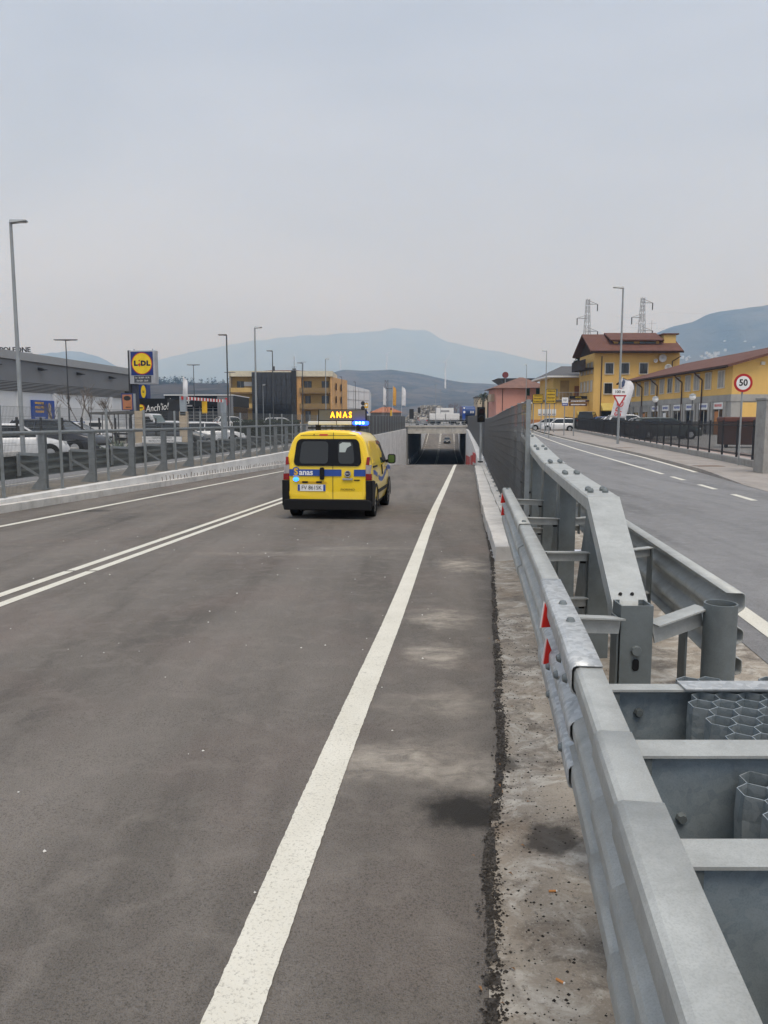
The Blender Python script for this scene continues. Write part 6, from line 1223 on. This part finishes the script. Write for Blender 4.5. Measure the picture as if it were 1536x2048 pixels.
# wind turbines on the ridge
TW = mat('turbine_white', (.75, .76, .78), .5)
for px, hub, base, Y0, sc_, an, lb in ((773, 709, 752, 2620, 1, 40, 'second wind turbine, standing on the crest of the wooded hill'), (891, 724, 770, 2300, 1, 62, 'nearest wind turbine with raised blades on the right slope of the hill'), (681, 714, 752, 2900, .85, 20, 'faint wind turbine left of the hill crest'), (589, 720, 760, 3000, .85, 80, 'faint wind turbine above the office roof')):
    x, _, zh = at(px, hub, Y0); zb_ = at(px, base, Y0)[2]; t = thing('wind_turbine', lb, 'wind turbine', (x, Y0, zb_), 0, 'wind turbines'); H = zh-zb_; MB().cyl((0, 0, -20), (0, 0, H), 2.6, 1.5, 12).build('tower', TW, t, smooth=50); MB().box(-1.8, 1.8, -4, 5, H-1.6, H+2).build('nacelle', TW, t)
    for k in range(3): a = rad(an+120*k); c, s_ = math.cos(a), math.sin(a); b = MB(); l = 34*sc_; wb_ = 1.0; b.hexa([(-s_*1.3+c*1, -5, H+c*1.3+s_*1), (s_*1.3+c*1, -5, H-c*1.3+s_*1), (s_*1.3+c*1, -4.4, H-c*1.3+s_*1), (-s_*1.3+c*1, -4.4, H+c*1.3+s_*1), (-s_*.3+c*l, -5, H+c*.3+s_*l), (s_*.3+c*l, -5, H-c*.3+s_*l), (s_*.3+c*l, -4.7, H-c*.3+s_*l), (-s_*.3+c*l, -4.7, H+c*.3+s_*l)]); b.build('blade', TW, t)

# ================================================================== mountains and hills
from mathutils import noise as mn
def hillmat(name, a, b_, c, s):
    m, nt, bs = nmat(name); p = pos(nt); o = mixc(nt, ramp(nt, noise(nt, p, s, 6, .65, .4), .35, .65), a, b_); o = mixc(nt, ramp(nt, noise(nt, p, s*3.1, 5, .65), .52, .66), o, c); nt.links.new(o, bs.inputs['Base Color']); bs.inputs['Roughness'].default_value = 1; bs.inputs['Specular IOR Level'].default_value = 0; bump(nt, bs, noise(nt, p, s*14, 5, .7), 1, 6); return m
HM = hillmat('far_slopes', (.02, .025, .022), (.12, .11, .09), (.015, .022, .016), .0025); HN = hillmat('wooded_hill', (.03, .028, .024), (.145, .11, .082), (.01, .018, .012), .009)
def mountain(name, pts, Y0, depth, m, rough=.05, ext=None, rows=22, cols=150, foot=0):
    xs = [at(px, py, Y0) for px, py in pts]; f = spl([(p[0], p[2]) for p in xs]); xa, xb = xs[0][0], xs[-1][0]; b = MB(); K = rows+7
    for i in range(cols+1):
        x = xa+(xb-xa)*i/cols; hz = max(2, f(x)); hz += hz*.022*mn.noise(Vector((x*.004, Y0*.01, 0)))*(1 if hz > 5 else 0)+hz*.008*mn.noise(Vector((x*.02, 1, 0)))
        for j in range(K):
            if j < rows: t_ = j/(rows-1); y = Y0-depth*(1-t_); k = t_**1.35
            else: t_ = (j-rows+1)/7; y = Y0+depth*.5*t_; k = 1-t_
            nn = mn.fractal(Vector((x/depth*3.2, y/depth*3.2, Y0*.01)), 1.0, 2.0, 5); amp = rough*hz*4*k*(1-k)
            b.v.append((x+nn*depth*.03*(1-k), y, foot+(hz-foot)*k+nn*amp if k > 0 else foot-8))
    for i in range(cols):
        for j in range(K-1): b.f.append((i*K+j, i*K+j+1, (i+1)*K+j+1, (i+1)*K+j)); b.m.append(0)
    return struct(b.build(name, m, smooth=80))
mountain('mountain_centre', [(150, 770), (262, 742), (300, 724), (340, 714), (400, 701), (470, 688), (560, 675), (640, 670), (700, 666), (760, 661), (800, 658), (845, 660), (880, 676), (940, 694), (1000, 704), (1060, 718), (1150, 730), (1240, 742), (1330, 756), (1420, 790)], 10900, 3600, HM, .10)
mountain('mountain_right', [(1120, 830), (1200, 740), (1260, 690), (1300, 672), (1340, 656), (1382, 646), (1420, 628), (1470, 616), (1536, 610), (1640, 604), (1760, 598), (1900, 620), (2100, 650), (2400, 800)], 3600, 1600, HM, .08)
mountain('mountain_left', [(-500, 780), (-300, 740), (-150, 700), (-40, 712), (20, 716), (60, 712), (100, 706), (150, 703), (190, 711), (225, 728), (262, 748), (300, 775), (340, 820)], 6400, 1800, HM, .08)
mountain('hill_centre', [(430, 800), (520, 790), (600, 768), (660, 747), (690, 740), (730, 741), (775, 740), (810, 744), (850, 751), (890, 759), (930, 765), (1000, 769), (1060, 776), (1140, 790), (1250, 815), (1320, 835)], 2600, 1400, HN, .14, foot=1)
mountain('hill_left', [(-200, 800), (0, 790), (150, 778), (250, 770), (310, 766), (360, 765), (420, 767), (470, 766), (520, 770), (600, 785), (680, 810), (740, 835)], 1150, 600, HN, .12, foot=1)
# pines along the crest of the left hill: one wooded mass
def clump(b, c, r, h, n, k=1):
    for _ in range(n):
        a = random.uniform(0, 6.28); u = random.random(); rr = r*math.sqrt(random.random())*(1-.6*u); p = Vector((c[0]+rr*math.cos(a), c[1]+rr*math.sin(a), c[2]+h*(.25+.75*u))); s_ = r*random.uniform(.25, .55)*k
        q = [p+Vector((random.uniform(-1, 1), random.uniform(-1, 1), random.uniform(-.7, .7)))*s_ for _ in range(3)]; b.add(q, [(0, 1, 2)])
b = MB(); fh = spl([(p[0], p[2]) for p in (at(px, py, 1140) for px, py in [(0, 790), (150, 778), (250, 770), (310, 766), (360, 765), (420, 767), (470, 766), (520, 770), (600, 785)])])
for i in range(190):
    px = random.choice((random.uniform(300, 470), random.uniform(300, 400), random.uniform(150, 560))); x = at(px, 760, 1140)[0]; r = random.uniform(1.6, 4.2); clump(b, (x, 1140-random.uniform(0, 40), fh(x)-random.uniform(2, 7)), r, random.uniform(5, 12), 26)
o = b.build('treeline', mat('pine_far', (.022, .035, .024), .9)); tag(o, 'dark line of pines along the crest of the left hill', 'trees'); o['kind'] = 'stuff'
b = MB()
for i in range(900):
    px = random.uniform(560, 1230); Y0 = random.uniform(1500, 2450); x = at(px, 760, Y0)[0]; t_ = 1-(2600-Y0)/1400; zz = spl([(660, 747), (690, 740), (775, 740), (850, 751), (930, 765), (1060, 776), (1250, 815)])(px); hz = at(px, zz, 2600)[2]*(t_**1.35); r = random.uniform(3, 7); clump(b, (x, Y0, hz-3), r, random.uniform(5, 10), 10)
o = b.build('woodland', mat('wood_far', (.05, .047, .035), .95)); tag(o, 'scattered winter woodland on the central hill', 'trees'); o['kind'] = 'stuff'

b = MB(); fr_ = spl([(p[0], p[2]) for p in (at(px, py, 3600) for px, py in [(1120, 830), (1200, 740), (1260, 690), (1300, 672), (1340, 656), (1382, 646), (1420, 628), (1470, 616), (1536, 610), (1640, 604), (1760, 598)])])
for i in range(34):
    px, py = random.choice(((random.gauss(1400, 16), random.gauss(713, 3)), (random.gauss(1432, 14), random.gauss(709, 3)), (random.gauss(1372, 14), random.gauss(716, 3)), (random.uniform(1350, 1536), random.uniform(680, 722))))
    for Y0 in range(2050, 3600, 10):
        x, y, z = at(px, py, Y0)
        if z <= fr_(x)*((Y0-2000)/1600)**1.35: w_ = random.uniform(2.5, 5); b.box(x-w_, x+w_, y-4, y+6, z-9, z+random.uniform(1.5, 3)); break
o = b.build('hillside_village', mat('village_wall', (.5, .48, .45), .8)); tag(o, 'tiny pale houses of a village scattered on the right mountain', 'village'); o['kind'] = 'stuff'
# ================================================================== plants
BARK = mat('bark', (.14, .115, .095), .9)
def bare_tree(label, loc, h, seed, spread=.55, group='bare young trees', m=BARK):
    rnd = random.Random(seed); t = thing('bare_tree', label, 'tree', loc, rnd.uniform(0, 6), group); tr = MB(); cr_ = MB()
    def grow(p, d_, l, r, n, b):
        q = p+d_*l; b.cyl(p, q, r, r*.7, 5 if n > 1 else 4, 0, False)
        if n == 0: return
        for _ in range(3 if n > 1 else 4): grow(q-d_*l*rnd.uniform(0, .35), (d_+Vector((rnd.uniform(-1, 1), rnd.uniform(-1, 1), rnd.uniform(-.1, .6)))*spread).normalized(), l*rnd.uniform(.55, .8), r*.62, n-1, cr_)
    grow(Vector((0, 0, -.05)), Vector((0, 0, 1)), h*.36, h*.009+.008, 4, tr); tr.build('trunk', m, t); cr_.build('crown', m, t)
for i, (px, Y0, h, lb) in enumerate(((112, 52, 4.0, 'bare young tree right of the blue wall poster'), (161, 53, 4.6, 'tall bare young tree beside the dark twin-armed lamp post'), (184, 56, 4.2, 'bare young tree between the two thin white pilasters'), (224, 50, 3.9, 'bare young tree above the dark carport roof'))): x, y, z = gx(px, Y0); bare_tree(lb, (x, y, z), h, i+3)
for i, (px, Y0, h, lb) in enumerate(((893, 235, 7.5, 'brownish bare tree behind the box truck, left'), (905, 245, 8.0, 'brownish bare tree behind the box truck, middle'), (914, 240, 7.0, 'brownish bare tree behind the box truck, right'))): x, y, z = gx(px, Y0); bare_tree(lb, (x, y, z), h, i+20, .6, 'bare trees behind the roundabout', mat('bark_red', (.13, .085, .07), .9))
# blossom-white bank beyond the roundabout
for i, (px, Y0, w_, h, lb) in enumerate(((862, 255, 7.5, 6.5, 'pale whitish bush mass behind the roundabout, larger'), (835, 265, 5.5, 4.6, 'pale whitish bush mass behind the roundabout, smaller'))):
    x, y, z = gx(px, Y0); t = thing('pale_bush', lb, 'bush', (x, y, z)); b = MB(); clump(b, (0, 0, -1), w_, h, 6000, .2); b.build('foliage', mat('pale_leaf', (.42, .40, .37), .9), t); tr = MB(); [tr.cyl((random.uniform(-w_*.5, w_*.5), 0, 0), (random.uniform(-w_*.6, w_*.6), random.uniform(-1, 1), h*.6), .1, .04, 5) for _ in range(8)]; tr.build('stems', BARK, t)
# agave
def agave():
    x, y, z = gx(235, 31); t = thing('agave', 'large grey-green agave beside the left car park wall', 'plant', (x, y, .05)); AG = mat('agave_green', (.13, .16, .12), .7)
    for i in range(26):
        a = i*2.4; el = .35+1.1*(i/26); l = random.uniform(.75, 1.1); b = MB(); n = 6
        for k in range(n+1):
            q = k/n; rr = l*q*math.cos(el*(1-.45*q*(el < .9))); zz = l*q*math.sin(el)*(1-.35*q*(1.3-el)); wd = .09*(1-q)**.6*(1 if q > .05 else .7); c_, s_ = math.cos(a), math.sin(a); b.v += [(rr*c_-wd*s_, rr*s_+wd*c_, zz+.03*wd), (rr*c_, rr*s_, zz-.03), (rr*c_+wd*s_, rr*s_-wd*c_, zz+.03*wd)]
        for k in range(n):
            for j in (0, 1): b.f.append((k*3+j, k*3+j+1, k*3+j+4, k*3+j+3)); b.m.append(0)
        b.build('leaf', AG, t, solid=.012, smooth=60)
agave()
# hedge in front of the office
def hedge(label, xa, xb, Y0, z1, m, dens=1.0, name='hedge', dep=1.0):
    t = thing(name, label, 'hedge', ((xa+xb)/2, Y0, GZ(Y0))); w = xb-xa; b = MB(); MB().box(-w/2+.1, w/2-.1, .12, dep-.12, 0, z1-.15).build('core', mat('hedge_core', (.012, .016, .01), .9), t)
    for _ in range(int(w*z1*260*dens)):
        f = random.random(); p = Vector((random.uniform(-w/2, w/2), random.uniform(0, dep) if f < .4 else random.uniform(0, .18), random.uniform(.02, z1) if f >= .4 else z1-random.uniform(0, .12))); s_ = .09; q = [p+Vector((random.uniform(-1, 1), random.uniform(-.7, .7), random.uniform(-1, 1)))*s_ for _ in range(3)]; b.add(q, [(0, 1, 2)])
    b.build('foliage', m, t)
hedge('dark clipped hedge behind the left fence, in front of the office block', at(462, 842, 62)[0], at(600, 842, 62)[0], 62, 1.55, mat('hedge_leaf', (.03, .045, .02), .8))
def conifer(label, px, top, Y0, r):
    x, _, zt = at(px, top, Y0); g = GZ(Y0); h = zt-g; t = thing('conifer', label, 'tree', (x, Y0, g)); MB().cyl((0, 0, 0), (0, 0, h*.9), .22, .04, 8).build('trunk', BARK, t); b = MB()
    for k in range(34):
        z = h*(.12+.86*k/34); rr = r*(1-k/34)**.8+.2
        for j in range(9):
            a = random.uniform(0, 6.28); c_, s_ = math.cos(a), math.sin(a); l = rr*random.uniform(.6, 1.1); e_ = Vector((c_*l, s_*l, z-l*.28))
            for q in range(7): p = Vector((0, 0, z)).lerp(e_, (q+1)/7); d_ = Vector((random.uniform(-1, 1), random.uniform(-1, 1), random.uniform(-.9, .2)))*.32; b.add([p, p+d_, p+Vector((d_.y, -d_.x, d_.z*.6))], [(0, 1, 2)])
    b.build('crown', mat('conifer_green', (.018, .032, .022), .9), t)
conifer('dark conifer rising behind the gable of the big ochre building', 1157, 696, 112, 2.6)
def palm():
    x, y, z = gx(966, 132); t = thing('palm_tree', 'palm tree in front of the narrow beige house', 'tree', (x, y, z)); h = at(966, 790, 132)[2]-z; MB().cyl((0, 0, 0), (0, 0, h), .28, .2, 10).build('trunk', BARK, t); b = MB()
    for i in range(26):
        a = i*2.4; el = random.uniform(-.5, 1.0); l = random.uniform(1.3, 1.9); pr = None
        for k in range(7):
            q = k/6; p = Vector((l*q*math.cos(el)*math.cos(a), l*q*math.cos(el)*math.sin(a), h+l*q*math.sin(el)-1.1*q*q))
            if pr is not None:
                sd = Vector((-math.sin(a), math.cos(a), -.5))*.32*(1-q*.6)
                b.add([pr, p, p+sd], [(0, 1, 2)]); b.add([pr, p, p-sd-Vector((0, 0, .3*(1-q)))], [(0, 1, 2)])
            pr = p
    b.build('crown', mat('palm_green', (.04, .05, .03), .8), t)
palm()
hedge('dark bushes beside the pink house above the tall fence', at(976, 842, 128)[0], at(992, 842, 128)[0], 128, 4.6, MC['hedge_leaf'], .35, 'bush', 2.0)

# ================================================================== small things on the ground
def stones(name, n, fn, m, label):
    b = MB()
    for _ in range(n):
        x, y, z, r = fn(); k = [(x+r*random.uniform(.7, 1.2)*a, y+r*random.uniform(.7, 1.2)*c, z+r*random.uniform(.5, .9)*e_) for a, c, e_ in ((1, 0, 0), (-1, 0, 0), (0, 1, 0), (0, -1, 0), (0, 0, 1), (0, 0, -.6))]
        b.add(k, [(0, 2, 4), (2, 1, 4), (1, 3, 4), (3, 0, 4), (2, 0, 5), (1, 2, 5), (3, 1, 5), (0, 3, 5)])
    o = b.build(name, m); tag(o, label, 'gravel'); o['kind'] = 'stuff'
def fe():
    y = 1.4*math.exp(random.random()*2.3)
    while random.random() > .35+.65*max(0, math.sin(y*3.1)*math.sin(y*7.7+1)+.4): y = 1.4*math.exp(random.random()*2.3)
    x = R(y)+AE(y)+random.gauss(.014, .018)+.008*math.sin(y*5.3)*math.sin(y*1.7); return x, y, ZR(y)+.008, random.choice((.0015, .002, .003, .003, .004, .005, .008))*random.uniform(.7, 1.2)
stones('edge_gravel', 6000, fe, mat('gravel_dark', (.045, .04, .035), .95, var=.7, s=90), 'crumbled black asphalt gravel along the right edge of the road')
def fs():
    y = random.uniform(1.4, 6.5); x = R(y)+AE(y)+abs(random.gauss(0, .28)); return min(x, XD(y)), y, ZR(y)+.006+.3*0, random.choice((.0015, .002, .003, .004, .006))*random.uniform(.7, 1.3)
stones('loose_grit', 2200, lambda: (lambda q: (q[0], q[1], max(q[2], ZR(q[1])+.006+(q[0]-R(q[1])-AE(q[1]))/max(.1, (XRL(q[1])-R(q[1])-AE(q[1])))*(GZ(q[1])-ZR(q[1])-.006)), q[3]))(fs()), mat('grit_dark', (.03, .027, .024), .9, var=.4, s=50), 'loose dark grit scattered over the concrete strip')
def fw():
    y = random.uniform(2.5, 14); return random.uniform(R(y)-5.5, R(y)+.6), y, ZR(y)+.003, random.choice((.004, .006, .009))
stones('pale_chips', 140, fw, mat('chip_white', (.7, .69, .66), .7), 'small pale stone chips scattered on the asphalt')
b = MB()
for _ in range(38):
    y = 1.5*math.exp(random.random()*1.8); x = R(y)+AE(y)+random.gauss(.03, .05); z = ZR(y)+.02; a = random.uniform(0, 6.28); l = random.uniform(.004, .011); c_, s_ = math.cos(a), math.sin(a)
    b.add([(x-c_*l, y-s_*l, z-.008), (x+s_*l*.4, y-c_*l*.4, z), (x+c_*l, y+s_*l, z-.004), (x-s_*l*.4, y+c_*l*.4, z-.002)], [(0, 1, 2, 3)])
o = b.build('leaf_litter', mat('leaf_brown', (.24, .13, .06), .9, var=.6, s=40), solid=.001); tag(o, 'small brown leaf scraps caught along the road edge', 'leaf litter'); o['kind'] = 'stuff'
for i, (x, y, a, lb) in enumerate(((.587, 2.5, .05, 'cigarette end lying level on the concrete strip, the farther of two'), (.513, 2.06, -.75, 'cigarette end lying slanted on the concrete strip, the nearer of two'))):
    z = ZR(y)+.006+(x-R(y)-AE(y))/(XRL(y)-R(y)-AE(y))*(GZ(y)-ZR(y)-.006)+.004
    t = thing('cigarette_end', lb, 'cigarette end', (x, y, z), a, 'cigarette ends'); MB().cyl((-.013, 0, 0), (.011, 0, 0), .004, .004, 10).build('filter', mat('filter_orange', (.55, .24, .08), .8), t); MB().cyl((.0115, 0, 0), (.016, 0, 0), .0038, .0034, 10).build('stub', WHITE, t)

# ================================================================== air
b = MB(); b.box(-13500, 13500, -400, 12500, -9, 1250); o = b.build('haze', None); o['kind'] = 'stuff'; o.data.materials.clear()
m = bpy.data.materials.new('haze_air'); m.use_nodes = True; nt = m.node_tree; nt.nodes.clear(); ou = nt.nodes.new('ShaderNodeOutputMaterial'); pv = nt.nodes.new('ShaderNodeVolumePrincipled'); pv.inputs['Color'].default_value = (.46, .69, 1.0, 1); pv.inputs['Absorption Color'].default_value = (1, 1, 1, 1); pv.inputs['Density'].default_value = .00029; pv.inputs['Anisotropy'].default_value = .3
nt.links.new(pv.outputs[0], ou.inputs['Volume']); o.data.materials.append(m); o.visible_shadow = True
